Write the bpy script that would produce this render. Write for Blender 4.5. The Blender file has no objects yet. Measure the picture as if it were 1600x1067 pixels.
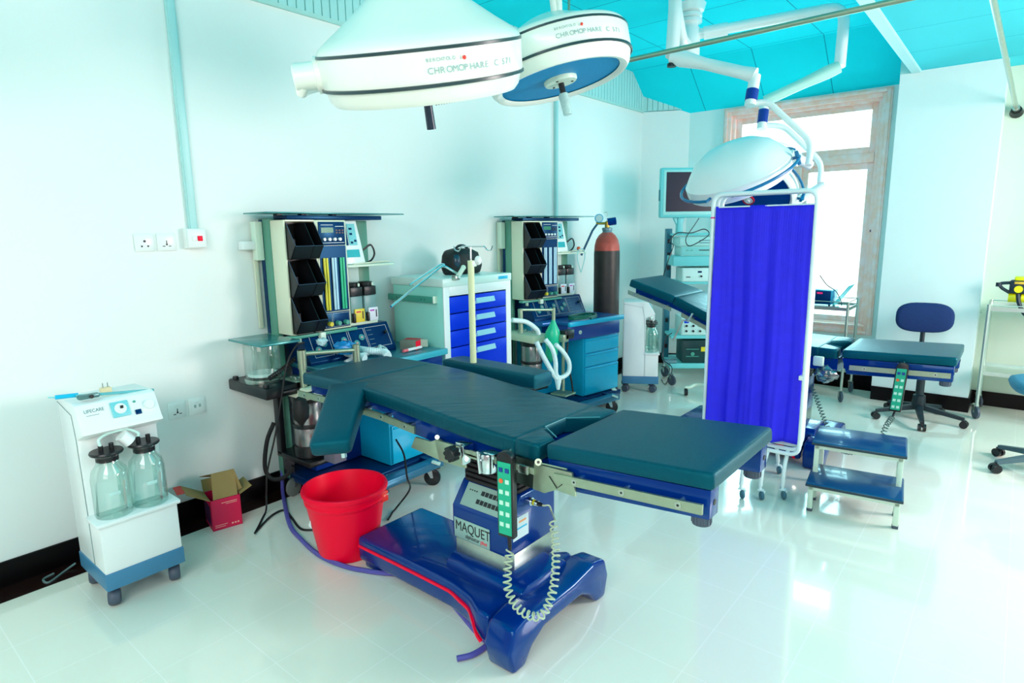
import bpy, bmesh, math, random
from mathutils import Vector as V, Matrix
random.seed(4)
R = math.radians
PI = math.pi
sc = bpy.context.scene
COL = sc.collection

# ------------------------------------------------------------------ camera
CF, CA, CP, CR = 955.0, R(39.68), R(10.25), R(-.82)
CPOS = V((3.285, 0, 1.5))
cw = V((-math.sin(CA) * math.cos(CP), math.cos(CA) * math.cos(CP), -math.sin(CP)))
r0 = V((math.cos(CA), math.sin(CA), 0)); u0 = r0.cross(cw)
cr_ = r0 * math.cos(CR) + u0 * math.sin(CR)
cu = -r0 * math.sin(CR) + u0 * math.cos(CR)
cam = bpy.data.cameras.new('camera'); co = bpy.data.objects.new('camera', cam); COL.objects.link(co)
co.matrix_world = Matrix(((cr_.x, cu.x, -cw.x, CPOS.x), (cr_.y, cu.y, -cw.y, CPOS.y), (cr_.z, cu.z, -cw.z, CPOS.z), (0, 0, 0, 1)))
cam.sensor_width = 36; cam.lens = CF / 1600 * 36; cam.clip_start = .05
sc.camera = co

# ------------------------------------------------------------------ world, lights, exposure
sc.view_settings.view_transform = 'Standard'; sc.view_settings.look = 'None'
sc.view_settings.gamma = 1; sc.view_settings.use_curve_mapping = False
sc.view_settings.exposure = -0.28
w = bpy.data.worlds.new('daylight'); sc.world = w; w.use_nodes = True
# overcast sky: brightest on the window side of the building, softer behind the camera
_n = w.node_tree; _t = _n.nodes.new('ShaderNodeTexCoord'); _s = _n.nodes.new('ShaderNodeSeparateXYZ'); _r = _n.nodes.new('ShaderNodeMapRange'); _m = _n.nodes.new('ShaderNodeMix')
_m.data_type = 'RGBA'; _m.inputs[6].default_value = (.55, .475, .475, 1); _m.inputs[7].default_value = (2.2, 2.2, 2.2, 1)
_r.inputs[1].default_value = .15; _r.inputs[2].default_value = .5
_n.links.new(_t.outputs['Generated'], _s.inputs[0]); _n.links.new(_s.outputs['Y'], _r.inputs[0]); _n.links.new(_r.outputs[0], _m.inputs[0]); _n.links.new(_m.outputs[2], _n.nodes['Background'].inputs[0])
def area(name, loc, look, sx, sy, power, col):
    l = bpy.data.lights.new(name, 'AREA'); l.shape = 'RECTANGLE'; l.size = sx; l.size_y = sy
    l.energy = power; l.color = col
    o = bpy.data.objects.new(name, l); COL.objects.link(o); o.location = loc
    o.rotation_euler = (V(look) - V(loc)).to_track_quat('-Z', 'Y').to_euler()
    return o
# daylight through this wall's window and the right-hand windows; added fill light behind the camera
area('window_daylight', (1.57, 6.85, 1.6), (1.57, 2.0, 1.2), 1.5, 2.0, 110, (.42, .92, 1))
area('side_window_daylight', (5.6, 4.7, 1.75), (0, 1.9, 1.0), 1.2, 1.2, 175, (1, .84, .82))
area('rear_fill_light', (4.6, -2.6, 2.0), (1.2, 3.0, .9), 2.6, 1.7, 70, (1, .82, .80))

# unseen fill lights added at ceiling height to brighten the floor
area('ceiling_fill_light', (4.5, 2.6, 2.66), (4.0, 2.4, 0), 1.2, 2.4, 55, (1, .86, .84))
area('ceiling_fill_light', (3.0, -1.3, 2.66), (2.3, .4, 0), 2.4, 1.2, 112, (1, .88, .85))

# ------------------------------------------------------------------ helpers
def at(ax, val, px, py):
    d = cw * CF + cr_ * (px - 800) - cu * (py - 533.5)
    return CPOS + d * ((val - CPOS[ax]) / d[ax])
def atX(v, px, py): return at(0, v, px, py)
def atY(v, px, py): return at(1, v, px, py)
def atZ(v, px, py): return at(2, v, px, py)
def lin(c):
    return tuple((x / 255 / 12.92 if x / 255 <= .04045 else ((x / 255 + .055) / 1.055) ** 2.4) for x in c)
MATS = {}
def mat(name, rgb, rough=.5, metal=0., coat=0., var=.05, scale=9., bump=0., bscale=60., emit=0, spec=.5):
    if name in MATS: return MATS[name]
    m = bpy.data.materials.new(name); m.use_nodes = True
    nt = m.node_tree; b = nt.nodes['Principled BSDF']
    c = lin(rgb)
    b.inputs['Roughness'].default_value = rough; b.inputs['Metallic'].default_value = metal
    b.inputs['Coat Weight'].default_value = coat; b.inputs['Specular IOR Level'].default_value = spec
    tc = nt.nodes.new('ShaderNodeTexCoord')
    if var:
        n = nt.nodes.new('ShaderNodeTexNoise'); n.inputs['Scale'].default_value = scale; n.inputs['Detail'].default_value = 4
        nt.links.new(tc.outputs['Object'], n.inputs['Vector'])
        mx = nt.nodes.new('ShaderNodeMix'); mx.data_type = 'RGBA'
        mx.inputs[6].default_value = (*[max(0, x * (1 - var)) for x in c], 1)
        mx.inputs[7].default_value = (*[min(1, x * (1 + var)) for x in c], 1)
        nt.links.new(n.outputs['Fac'], mx.inputs[0]); nt.links.new(mx.outputs[2], b.inputs['Base Color'])
    else: b.inputs['Base Color'].default_value = (*c, 1)
    if bump:
        n2 = nt.nodes.new('ShaderNodeTexNoise'); n2.inputs['Scale'].default_value = bscale; n2.inputs['Detail'].default_value = 5
        nt.links.new(tc.outputs['Object'], n2.inputs['Vector'])
        bp = nt.nodes.new('ShaderNodeBump'); bp.inputs['Strength'].default_value = bump; bp.inputs['Distance'].default_value = .01
        nt.links.new(n2.outputs['Fac'], bp.inputs['Height']); nt.links.new(bp.outputs[0], b.inputs['Normal'])
    if emit:
        b.inputs['Emission Color'].default_value = (*c, 1); b.inputs['Emission Strength'].default_value = emit
    MATS[name] = m; return m
def glass(name, rgb, fac=.16, rough=.03):
    if name in MATS: return MATS[name]
    m = bpy.data.materials.new(name); m.use_nodes = True; nt = m.node_tree
    nt.nodes.remove(nt.nodes['Principled BSDF']); out = nt.nodes['Material Output']
    t = nt.nodes.new('ShaderNodeBsdfTransparent'); t.inputs[0].default_value = (*lin(rgb), 1)
    g = nt.nodes.new('ShaderNodeBsdfGlossy'); g.inputs['Roughness'].default_value = rough
    lw = nt.nodes.new('ShaderNodeLayerWeight'); lw.inputs[0].default_value = .35
    mp = nt.nodes.new('ShaderNodeMath'); mp.operation = 'MULTIPLY_ADD'; mp.inputs[1].default_value = .7; mp.inputs[2].default_value = fac * .4
    mx = nt.nodes.new('ShaderNodeMixShader')
    nt.links.new(lw.outputs['Facing'], mp.inputs[0]); nt.links.new(mp.outputs[0], mx.inputs[0])
    nt.links.new(t.outputs[0], mx.inputs[1]); nt.links.new(g.outputs[0], mx.inputs[2])
    nt.links.new(mx.outputs[0], out.inputs[0]); MATS[name] = m; return m

class MB:
    """collects shapes for ONE mesh object"""
    def __init__(s): s.b = bmesh.new(); s.mi = 0
    def _poly(s, vs, faces):
        bv = [s.b.verts.new(v) for v in vs]; out = []
        for f in faces:
            try:
                fc = s.b.faces.new([bv[i] for i in f]); fc.material_index = s.mi; out.append(fc)
            except ValueError: pass
        return bv, out
    def box(s, lo, hi, bev=0, M=None, seg=2):
        x0, y0, z0 = lo; x1, y1, z1 = hi
        vs = [V((x, y, z)) for z in (z0, z1) for y in (y0, y1) for x in (x0, x1)]
        if M: vs = [M @ v for v in vs]
        bv, fs = s._poly(vs, [(0, 2, 3, 1), (4, 5, 7, 6), (0, 1, 5, 4), (2, 6, 7, 3), (0, 4, 6, 2), (1, 3, 7, 5)])
        if bev:
            es = list({e for f in fs for e in f.edges})
            bmesh.ops.bevel(s.b, geom=es, offset=bev, segments=seg, affect='EDGES', profile=.5, clamp_overlap=True)
        return s
    def cbox(s, c, d, bev=0, M=None):
        return s.box([c[i] - d[i] / 2 for i in range(3)], [c[i] + d[i] / 2 for i in range(3)], bev, M)
    def prism(s, pts, vec, bev=0, seg=2):
        """planar polygon pts (3D) extruded by vec"""
        vec = V(vec); n = len(pts); pts = [V(p) for p in pts]
        vs = pts + [p + vec for p in pts]
        faces = [tuple(reversed(range(n))), tuple(range(n, 2 * n))] + [(i, (i + 1) % n, n + (i + 1) % n, n + i) for i in range(n)]
        bv, fs = s._poly(vs, faces)
        bmesh.ops.recalc_face_normals(s.b, faces=fs)
        if bev:
            es = list({e for f in fs for e in f.edges})
            bmesh.ops.bevel(s.b, geom=es, offset=bev, segments=seg, affect='EDGES', profile=.5, clamp_overlap=True)
        return s
    def cyl(s, p0, p1, r0, r1=None, seg=16, cap=True):
        p0, p1 = V(p0), V(p1); r1 = r0 if r1 is None else r1
        d = (p1 - p0).normalized(); a = d.orthogonal().normalized(); b = d.cross(a)
        vs = []
        for p, r in ((p0, r0), (p1, r1)):
            vs += [p + (a * math.cos(2 * PI * i / seg) + b * math.sin(2 * PI * i / seg)) * r for i in range(seg)]
        f = [(i, (i + 1) % seg, seg + (i + 1) % seg, seg + i) for i in range(seg)]
        if cap: f += [tuple(reversed(range(seg))), tuple(range(seg, 2 * seg))]
        s._poly(vs, f); return s
    def tube(s, pts, r, seg=8, closed=False, cap=True):
        pts = [V(p) for p in pts]; n = len(pts); rings = []; a = None
        for i, p in enumerate(pts):
            q0 = pts[(i - 1) % n] if (closed or i > 0) else p; q1 = pts[(i + 1) % n] if (closed or i < n - 1) else p
            d = (q1 - q0)
            if d.length < 1e-9: d = V((0, 0, 1))
            d.normalize()
            a = d.orthogonal().normalized() if a is None else (a - d * a.dot(d))
            if a.length < 1e-6: a = d.orthogonal()
            a.normalize(); b = d.cross(a)
            rr = r[i] if isinstance(r, (list, tuple)) else r
            rings.append([p + (a * math.cos(2 * PI * k / seg) + b * math.sin(2 * PI * k / seg)) * rr for k in range(seg)])
        s.loft(rings, closed, cap); return s
    def loft(s, rings, closed=False, cap=True):
        n = len(rings[0]); m = len(rings); vs = [v for r in rings for v in r]; f = []
        for i in range(m if closed else m - 1):
            j = (i + 1) % m
            f += [(i * n + k, i * n + (k + 1) % n, j * n + (k + 1) % n, j * n + k) for k in range(n)]
        if cap and not closed: f += [tuple(reversed(range(n))), tuple(range((m - 1) * n, m * n))]
        bv, fs = s._poly(vs, f); bmesh.ops.recalc_face_normals(s.b, faces=fs); return s
    def lathe(s, prof, c=(0, 0, 0), axis=(0, 0, 1), seg=24, cap=False):
        c = V(c); d = V(axis).normalized()
        a = V((1, 0, 0)) if abs(d.z) > .999 else d.orthogonal().normalized(); b = d.cross(a)
        rings = [[c + d * z + (a * math.cos(2 * PI * k / seg) + b * math.sin(2 * PI * k / seg)) * max(r, 1e-5) for k in range(seg)] for r, z in prof]
        s.loft(rings, False, cap); return s
    def sph(s, c, r, sx=1, sy=1, sz=1, seg=12):
        c = V(c); rings = []
        for i in range(seg + 1):
            t = PI * i / seg - PI / 2
            rings.append([c + V((math.cos(t) * math.cos(2 * PI * k / seg) * r * sx, math.cos(t) * math.sin(2 * PI * k / seg) * r * sy, math.sin(t) * r * sz)) * (1 if 0 < i < seg else 1) if 0 < i < seg else c + V((1e-5 * math.cos(2 * PI * k / seg), 1e-5 * math.sin(2 * PI * k / seg), math.sin(t) * r * sz)) for k in range(seg)])
        s.loft(rings); return s
    def xf(s, M):
        bmesh.ops.transform(s.b, matrix=M, verts=s.b.verts[:]); return s

def thing(name, label, cat, loc=(0, 0, 0), rz=0, group=None):
    o = bpy.data.objects.new(name, None); COL.objects.link(o); o.empty_display_size = .1
    o.location = loc; o.rotation_euler = (0, 0, rz); o['label'] = label; o['category'] = cat
    if group: o['group'] = group
    return o
def rootinv(parent):
    o = parent
    while o.parent: o = o.parent
    return (Matrix.Translation(o.location) @ Matrix.Rotation(o.rotation_euler.z, 4, 'Z')).inverted()
def obj(name, m, material, parent=None, world=False, smooth=38, label=None):
    me = bpy.data.meshes.new(name)
    if world and parent: m.xf(rootinv(parent))
    m.b.to_mesh(me); m.b.free()
    for x in (material if isinstance(material, (list, tuple)) else [material]): me.materials.append(x)
    if smooth:
        me.polygons.foreach_set('use_smooth', [True] * len(me.polygons)); me.set_sharp_from_angle(angle=R(smooth))
    o = bpy.data.objects.new(name, me); COL.objects.link(o)
    if parent: o.parent = parent
    if label: o['label'] = label
    return o
def tag(o, label, cat, group=None):
    o['label'] = label; o['category'] = cat
    if group: o['group'] = group
    return o
def struct(name, m, material, parent=None, smooth=0):
    o = obj(name, m, material, parent, smooth=smooth)
    if not parent: o['kind'] = 'structure'
    return o
def text(name, body, size, org, right, up, material, parent, world=False, ext=.0006, sx=1.0, offset=0.0):
    cu_ = bpy.data.curves.new(name, 'FONT'); cu_.body = body; cu_.size = size; cu_.extrude = ext; cu_.offset = offset
    t = bpy.data.objects.new(name, cu_); COL.objects.link(t)
    dg = bpy.context.evaluated_depsgraph_get(); dg.update()
    me = bpy.data.meshes.new_from_object(t.evaluated_get(dg)); bpy.data.objects.remove(t); bpy.data.curves.remove(cu_)
    r = V(right).normalized(); u = V(up).normalized(); n = r.cross(u); o_ = V(org)
    M = Matrix(((r.x * sx, u.x, n.x, o_.x), (r.y * sx, u.y, n.y, o_.y), (r.z * sx, u.z, n.z, o_.z), (0, 0, 0, 1)))
    if world: M = rootinv(parent) @ M
    me.transform(M); me.materials.clear(); me.materials.append(material)
    o = bpy.data.objects.new(name, me); COL.objects.link(o); o.parent = parent; return o
def islands(name, m, material, parent, world=False, label=None):
    """one object for every separate piece collected in m"""
    if world and parent: m.xf(rootinv(parent))
    b = m.b; b.verts.ensure_lookup_table(); seen = set(); out = []
    for v in b.verts:
        if v in seen: continue
        comp = []; stack = [v]; seen.add(v)
        while stack:
            q = stack.pop(); comp.append(q)
            for e in q.link_edges:
                o = e.other_vert(q)
                if o not in seen: seen.add(o); stack.append(o)
        idx = {q: i for i, q in enumerate(comp)}; n = MB(); bv = [n.b.verts.new(q.co) for q in comp]; fs = {f for q in comp for f in q.link_faces}
        for f in fs: n.b.faces.new([bv[idx[q]] for q in f.verts])
        out.append(obj(name, n, material, parent, label=label))
    b.free(); return out
def cr(pts, n=6):
    """Catmull-Rom through pts"""
    P = [V(p) for p in pts]; P = [P[0] * 2 - P[1]] + P + [P[-1] * 2 - P[-2]]; out = []
    for i in range(1, len(P) - 2):
        for k in range(n):
            t = k / n
            out.append(.5 * ((2 * P[i]) + (P[i + 1] - P[i - 1]) * t + (2 * P[i - 1] - 5 * P[i] + 4 * P[i + 1] - P[i + 2]) * t * t + (-P[i - 1] + 3 * P[i] - 3 * P[i + 1] + P[i + 2]) * t ** 3))
    return out + [P[-2]]
def fillet(pts, r, n=4):
    """polyline with rounded corners"""
    P = [V(p) for p in pts]; out = [P[0]]
    for i in range(1, len(P) - 1):
        a = P[i - 1] - P[i]; b = P[i + 1] - P[i]; k = min(r, a.length * .45, b.length * .45)
        p, q = P[i] + a.normalized() * k, P[i] + b.normalized() * k
        for t in range(n + 1):
            s = t / n; out.append(p * (1 - s) ** 2 + P[i] * 2 * s * (1 - s) + q * s * s)
    return out + [P[-1]]
def helix(path, r, turns, per=10):
    """coil around a path"""
    P = [V(p) for p in path]; L = [0]
    for i in range(1, len(P)): L.append(L[-1] + (P[i] - P[i - 1]).length)
    N = int(turns * per); out = []; a = None
    for k in range(N + 1):
        s = L[-1] * k / N; i = max(j for j in range(len(L)) if L[j] <= s + 1e-9); i = min(i, len(P) - 2)
        f = (s - L[i]) / max(1e-9, L[i + 1] - L[i]); p = P[i].lerp(P[i + 1], f)
        i0 = max(0, i - 1); d = (P[min(len(P) - 1, i + 2)] - P[i0]).normalized()
        a = d.orthogonal().normalized() if a is None else (a - d * a.dot(d)).normalized(); b = d.cross(a)
        t = 2 * PI * turns * k / N; out.append(p + (a * math.cos(t) + b * math.sin(t)) * r)
    return out

# ------------------------------------------------------------------ materials
WALL = mat('wall_paint', (234, 244, 240), .55, var=.015, scale=2)
WHITE = mat('white_enamel', (234, 246, 244), .3, var=.02)
CREAM = mat('cream_enamel', (224, 232, 205), .35, var=.03)
IVORY = mat('ivory_plastic', (214, 238, 218), .35, var=.02)
STEEL = mat('brushed_steel', (190, 200, 190), .28, 1, var=.12, scale=40)
SATIN = mat('satin_steel', (164, 180, 156), .38, .8, var=.12, scale=30)
CHROME = mat('chrome', (215, 228, 230), .12, 1, var=.05)
BLACK = mat('black_plastic', (16, 20, 24), .35, var=.2)
RUBBER = mat('black_rubber', (14, 16, 18), .6, var=.2)
GREY = mat('grey_plastic', (70, 84, 100), .5, var=.08)
VINYL = mat('dark_green_vinyl', (2, 66, 84), .34, var=.12, scale=120, bump=.25, bscale=260)
NAVY = mat('navy_panel', (0, 38, 88), .3, var=.1)
VINYL2 = mat('creased_vinyl', (2, 62, 78), .34, var=.12, scale=120)
_n = VINYL2.node_tree; _b = _n.nodes['Principled BSDF']; _t = _n.nodes.new('ShaderNodeTexCoord'); _p = _n.nodes.new('ShaderNodeMapping'); _p.vector_type = 'TEXTURE'; _p.inputs['Rotation'].default_value = (0, 0, R(-40)); _p.inputs['Scale'].default_value = (.09, .55, .4)
_z = _n.nodes.new('ShaderNodeTexNoise'); _z.inputs['Scale'].default_value = 1.6; _z.inputs['Detail'].default_value = 3; _z.inputs['Distortion'].default_value = .6; _u = _n.nodes.new('ShaderNodeBump'); _u.inputs['Strength'].default_value = .3; _u.inputs['Distance'].default_value = .02
for _a, _c in ((_t.outputs['Object'], _p.inputs[0]), (_p.outputs[0], _z.inputs['Vector']), (_z.outputs['Fac'], _u.inputs['Height']), (_u.outputs[0], _b.inputs['Normal'])): _n.links.new(_a, _c)
BLUE = mat('blue_enamel', (0, 42, 124), .22, coat=.35, var=.06)
COBALT = mat('cobalt_drawer', (0, 50, 224), .35, var=.04)
CYAN = mat('cyan_enamel', (8, 184, 226), .3, var=.04)
TEAL = mat('teal_metal', (70, 160, 140), .4, var=.06)
RED = mat('red_plastic', (255, 2, 54), .38, spec=.2, var=.05)
CLEAR = glass('clear_glass', (238, 253, 249))
for _m, _t in ((VINYL2, (.1, .9, 1)), (VINYL, (.1, .9, 1)), (NAVY, (.15, .6, 1)), (BLUE, (.05, .6, 1)), (COBALT, (.1, .4, 1))): _m.node_tree.nodes['Principled BSDF'].inputs['Specular Tint'].default_value = (*_t, 1)
PLASTIC_CLEAR = glass('clear_plastic', (220, 244, 240), .2, .15)
INKGREY = mat('grey_ink', (110, 140, 140), .6, var=0)
INKWHITE = mat('white_ink', (225, 235, 235), .6, var=0)

# ------------------------------------------------------------------ the room
def tilemat(name, rgb, line, sx, sy, ox, oy, w_, rough, bump=0, coat=0, spec=.5, var=.03):
    m = mat(name, rgb, rough, var=var, scale=3, coat=coat, spec=spec); nt = m.node_tree; b = nt.nodes['Principled BSDF']
    tc = nt.nodes.new('ShaderNodeTexCoord'); sp = nt.nodes.new('ShaderNodeSeparateXYZ'); nt.links.new(tc.outputs['Object'], sp.inputs[0])
    res = []
    for i, (s_, o_) in enumerate(((sx, ox), (sy, oy))):
        a = nt.nodes.new('ShaderNodeMath'); a.operation = 'SUBTRACT'; a.inputs[1].default_value = o_; nt.links.new(sp.outputs[i], a.inputs[0])
        d = nt.nodes.new('ShaderNodeMath'); d.operation = 'PINGPONG'; d.inputs[1].default_value = s_ / 2; nt.links.new(a.outputs[0], d.inputs[0])
        c = nt.nodes.new('ShaderNodeMath'); c.operation = 'LESS_THAN'; c.inputs[1].default_value = w_ / 2; nt.links.new(d.outputs[0], c.inputs[0]); res.append(c)
    mxm = nt.nodes.new('ShaderNodeMath'); mxm.operation = 'MAXIMUM'; nt.links.new(res[0].outputs[0], mxm.inputs[0]); nt.links.new(res[1].outputs[0], mxm.inputs[1])
    src = b.inputs['Base Color'].links[0].from_socket
    mx = nt.nodes.new('ShaderNodeMix'); mx.data_type = 'RGBA'; mx.inputs[7].default_value = (*lin(line), 1)
    nt.links.new(mxm.outputs[0], mx.inputs[0]); nt.links.new(src, mx.inputs[6]); nt.links.new(mx.outputs[2], b.inputs['Base Color'])
    return m
FLOOR = tilemat('polished_floor_tile', (232, 236, 222), (244, 246, 238), .285, .285, .25, 1.23, .003, .10, spec=.6, coat=.45)
CEIL = tilemat('cyan_ceiling_tile', (26, 236, 252), (20, 170, 196), .6, .6, .01, -.1, .008, .8, spec=.05)
CEIL2 = tilemat('pale_ceiling_tile', (72, 214, 228), (44, 180, 200), 30., .62, 9.0, -.22, .008, .8, spec=.1)
DARKTILE = mat('black_skirting_tile', (7, 5, 7), .35, var=.2, spec=.15)
BORDER = mat('dark_floor_border', (30, 16, 14), .25, var=.2, spec=.25)
BACKWALL = mat('cyan_lit_paint', (222, 246, 244), .6, var=.015)  # wall paint with the cyan cast of the light put into its colour
BLOCKWALL = mat('pale_mint_paint', (224, 246, 244), .6, var=.012)
YR = 6.42
struct('floor', MB().box((-.3, -3.2, -.12), (5.9, 7.0, 0)), FLOOR)
struct('wall_left', MB().box((-.15, -3.2, 0), (0, 6.2, 2.73)), WALL)
struct('wall_corner', MB().prism([(0, 6.2, 0), (.44, YR, 0), (.37, 6.56, 0), (-.15, 6.3, 0)], (0, 0, 2.73)), WALL)
# window opening
wa, wb = atY(YR, 1133, 178), atY(YR, 1393, 140)
WX0, WX1, WZ0, WZ1 = .82, 2.29, .50, 2.68
m = MB()
m.box((.37, YR, 0), (WX0 + .05, YR + .16, 2.75)); m.box((WX1 - .05, YR, 0), (2.5, YR + .16, 2.75))
m.box((WX0 + .05, YR, 0), (WX1 - .05, YR + .16, WZ0 + .05)); m.box((WX0 + .05, YR, WZ1 - .05), (WX1 - .05, YR + .16, 2.75))
struct('wall_back', m, BACKWALL)
struct('wall_pillar', MB().box((2.385, 6.02, 0), (3.07, YR + .16, 2.70)), BLOCKWALL)
struct('wall_recess', MB().box((3.07, 6.36, 0), (5.9, 6.52, 2.73)), mat('warm_mint_paint', (208, 226, 208), .6, var=.012))
struct('ceiling', MB().box((-.1, -3.2, 3.09), (2.6, 5.95, 3.16)), CEIL)
m = MB(); m.prism([(-.1, 5.95, 3.09), (-.1, 6.43, 2.685), (-.1, 6.6, 2.83), (-.1, 5.95, 3.16)], (2.6, 0, 0))
o = struct('ceiling_slope', m, CEIL)
struct('ceiling_right', MB().box((2.5, -3.2, 2.70), (5.9, 6.52, 2.77)), CEIL2)
struct('trim_1', MB().box((2.46, -3.2, 2.685), (2.53, 6.02, 2.745), .008), mat('ceiling_moulding', (178, 232, 236), .5))
struct('trim_2', MB().box((2.47, -3.2, 2.74), (2.5, 6.1, 3.1)), CEIL)
# ribbed cornice board above the left wall
def ribbed(name, p0, p1, z0, z1a, z1b, n, thick):
    m = MB(); p0, p1 = V(p0), V(p1); d = (p1 - p0); nrm = V((d.y, -d.x, 0)).normalized()
    for i in range(n):
        a, b = p0 + d * (i / n), p0 + d * ((i + .86) / n); c = p0 + d * ((i + 1) / n)
        za, zb = z1a + (z1b - z1a) * i / n, z1a + (z1b - z1a) * (i + 1) / n
        m.prism([(a.x, a.y, z0), (b.x, b.y, z0), (b.x, b.y, zb), (a.x, a.y, za)], nrm * thick)
        m.prism([(b.x, b.y, z0), (c.x, c.y, z0), (c.x, c.y, zb), (b.x, b.y, zb)], nrm * thick * .35)
    return struct(name, m, mat('ribbed_board', (176, 228, 224), .5, var=.03))
ribbed('trim_3', (0, -1.2, 0), (0, 5.95, 0), 2.735, 3.09, 3.09, 130, .014)
ribbed('trim_4', (0, 5.95, 0), (0, 6.2, 0), 2.735, 3.09, 2.9, 5, .014)
ribbed('trim_5', (0, 6.2, 0), (.44, YR, 0), 2.735, 2.9, 2.72, 9, .014)
struct('trim_6', MB().box((-.02, -3.2, 2.72), (.02, 6.2, 2.742)), mat('cornice_bead', (176, 222, 214), .5))
struct('wall_soffit', MB().box((-.15, -3.2, 2.73), (-.001, 6.2, 3.1)), WALL)
ribbed('trim_7', (2.385, 6.02, 0), (2.5, 6.02, 0), 2.69, 3.09, 3.09, 2, .006)
# skirting and dark border tiles
struct('baseboard_left', MB().box((0, -3.2, 0), (.012, 6.2, .115), .002), DARKTILE)
struct('baseboard_corner', MB().prism([(0, 6.18, 0), (.44, YR - .02, 0), (.44, YR, 0), (0, 6.2, 0)], (0, 0, .115)), DARKTILE)
struct('baseboard_back', MB().box((.44, YR - .012, 0), (2.385, YR, .125), .002), DARKTILE)
struct('baseboard_pillar', MB().box((2.385, 6.008, 0), (3.082, 6.02, .12), .002), DARKTILE)
struct('baseboard_right', MB().box((3.07, 6.348, 0), (5.9, 6.36, .12), .002), DARKTILE)
struct('baseboard_side', MB().box((3.07, 6.02, 0), (3.082, 6.36, .12), .002), DARKTILE)
struct('trim_8', MB().box((.012, -3.2, 0), (.15, 6.1, .003)), BORDER)
struct('trim_9', MB().box((.45, 6.30, 0), (2.385, YR - .012, .003)), BORDER)
# right-hand wall with its window openings (outside the picture; they let in the daylight)
m = MB(); m.box((5.9, -3.2, 0), (6.0, 6.5, .7)); m.box((5.9, -3.2, 2.5), (6.0, 6.5, 2.8)); m.box((5.9, 5.9, .7), (6.0, 6.5, 2.5)); m.box((5.9, 1.6, .7), (6.0, 2.4, 2.5))
struct('wall_right', m, WALL)

# ---- window: pine casing, transom light above two casements
PINE = mat('pine', (214, 160, 112), .4, var=.12, scale=3)
nt = PINE.node_tree; b = nt.nodes['Principled BSDF']
tc = nt.nodes.new('ShaderNodeTexCoord'); mp = nt.nodes.new('ShaderNodeMapping'); mp.inputs['Scale'].default_value = (5, 5, 5)
nz = nt.nodes.new('ShaderNodeTexNoise'); nz.inputs['Scale'].default_value = 3; nz.inputs['Detail'].default_value = 5
vo = nt.nodes.new('ShaderNodeTexVoronoi'); vo.inputs['Scale'].default_value = 4.2; vo.inputs['Randomness'].default_value = 1
lt = nt.nodes.new('ShaderNodeMath'); lt.operation = 'LESS_THAN'; lt.inputs[1].default_value = .055
rp = nt.nodes.new('ShaderNodeValToRGB'); rp.color_ramp.elements[0].color = (*lin((255, 205, 184)), 1); rp.color_ramp.elements[1].color = (*lin((255, 226, 222)), 1)
rp.color_ramp.elements[0].position = .35; rp.color_ramp.elements[1].position = .65
mx = nt.nodes.new('ShaderNodeMix'); mx.data_type = 'RGBA'; mx.inputs[7].default_value = (*lin((120, 70, 110)), 1)
for a_, b_ in ((tc.outputs['Object'], mp.inputs[0]), (mp.outputs[0], nz.inputs['Vector']), (tc.outputs['Object'], vo.inputs['Vector']), (vo.outputs['Distance'], lt.inputs[0]), (nz.outputs['Fac'], rp.inputs[0]), (rp.outputs[0], mx.inputs[6]), (lt.outputs[0], mx.inputs[0]), (mx.outputs[2], b.inputs['Base Color'])):
    nt.links.new(a_, b_)
win = bpy.data.objects.new('window_1', None); COL.objects.link(win); win['kind'] = 'structure'; win.location = (0, YR, 0)
def ring(x0, x1, z0, z1, wd, y0, y1, bev=.004):
    m = MB(); m.box((x0, y0, z0), (x0 + wd, y1, z1), bev); m.box((x1 - wd, y0, z0), (x1, y1, z1), bev)
    m.box((x0 + wd, y0, z0), (x1 - wd, y1, z0 + wd), bev); m.box((x0 + wd, y0, z1 - wd), (x1 - wd, y1, z1), bev); return m
obj('window_casing', ring(WX0, WX1, WZ0, WZ1, .075, -.035, .005), PINE, win)
obj('casing_moulding', ring(WX0 + .012, WX1 - .012, WZ0 + .012, WZ1 - .012, .03, -.05, -.03), PINE, win)
obj('window_frame', ring(WX0 + .055, WX1 - .055, WZ0 + .055, WZ1 - .055, .05, .0, .14), PINE, win)
ZT = 2.06
obj('transom', MB().box((WX0 + .11, .02, ZT), (WX1 - .11, .12, ZT + .085), .006), PINE, win)
obj('mullion', MB().box((1.50, .02, WZ0 + .11), (1.58, .12, ZT), .006), PINE, win)
for (x0, x1, z0, z1) in ((WX0 + .10, WX1 - .10, ZT + .08, WZ1 - .10), (WX0 + .10, 1.505, WZ0 + .10, ZT + .005), (1.575, WX1 - .10, WZ0 + .10, ZT + .005)):
    s_ = obj('sash', ring(x0, x1, z0, z1, .06, .045, .1), PINE, win)
    obj('pane', MB().box((x0 + .06, .07, z0 + .06), (x1 - .06, .074, z1 - .06)), glass('window_glass', (248, 252, 252), .05), s_)
obj('window_sill', MB().box((WX0 + .06, -.05, WZ0 + .075), (WX1 - .06, .04, WZ0 + .095), .004), PINE, win)

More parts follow.
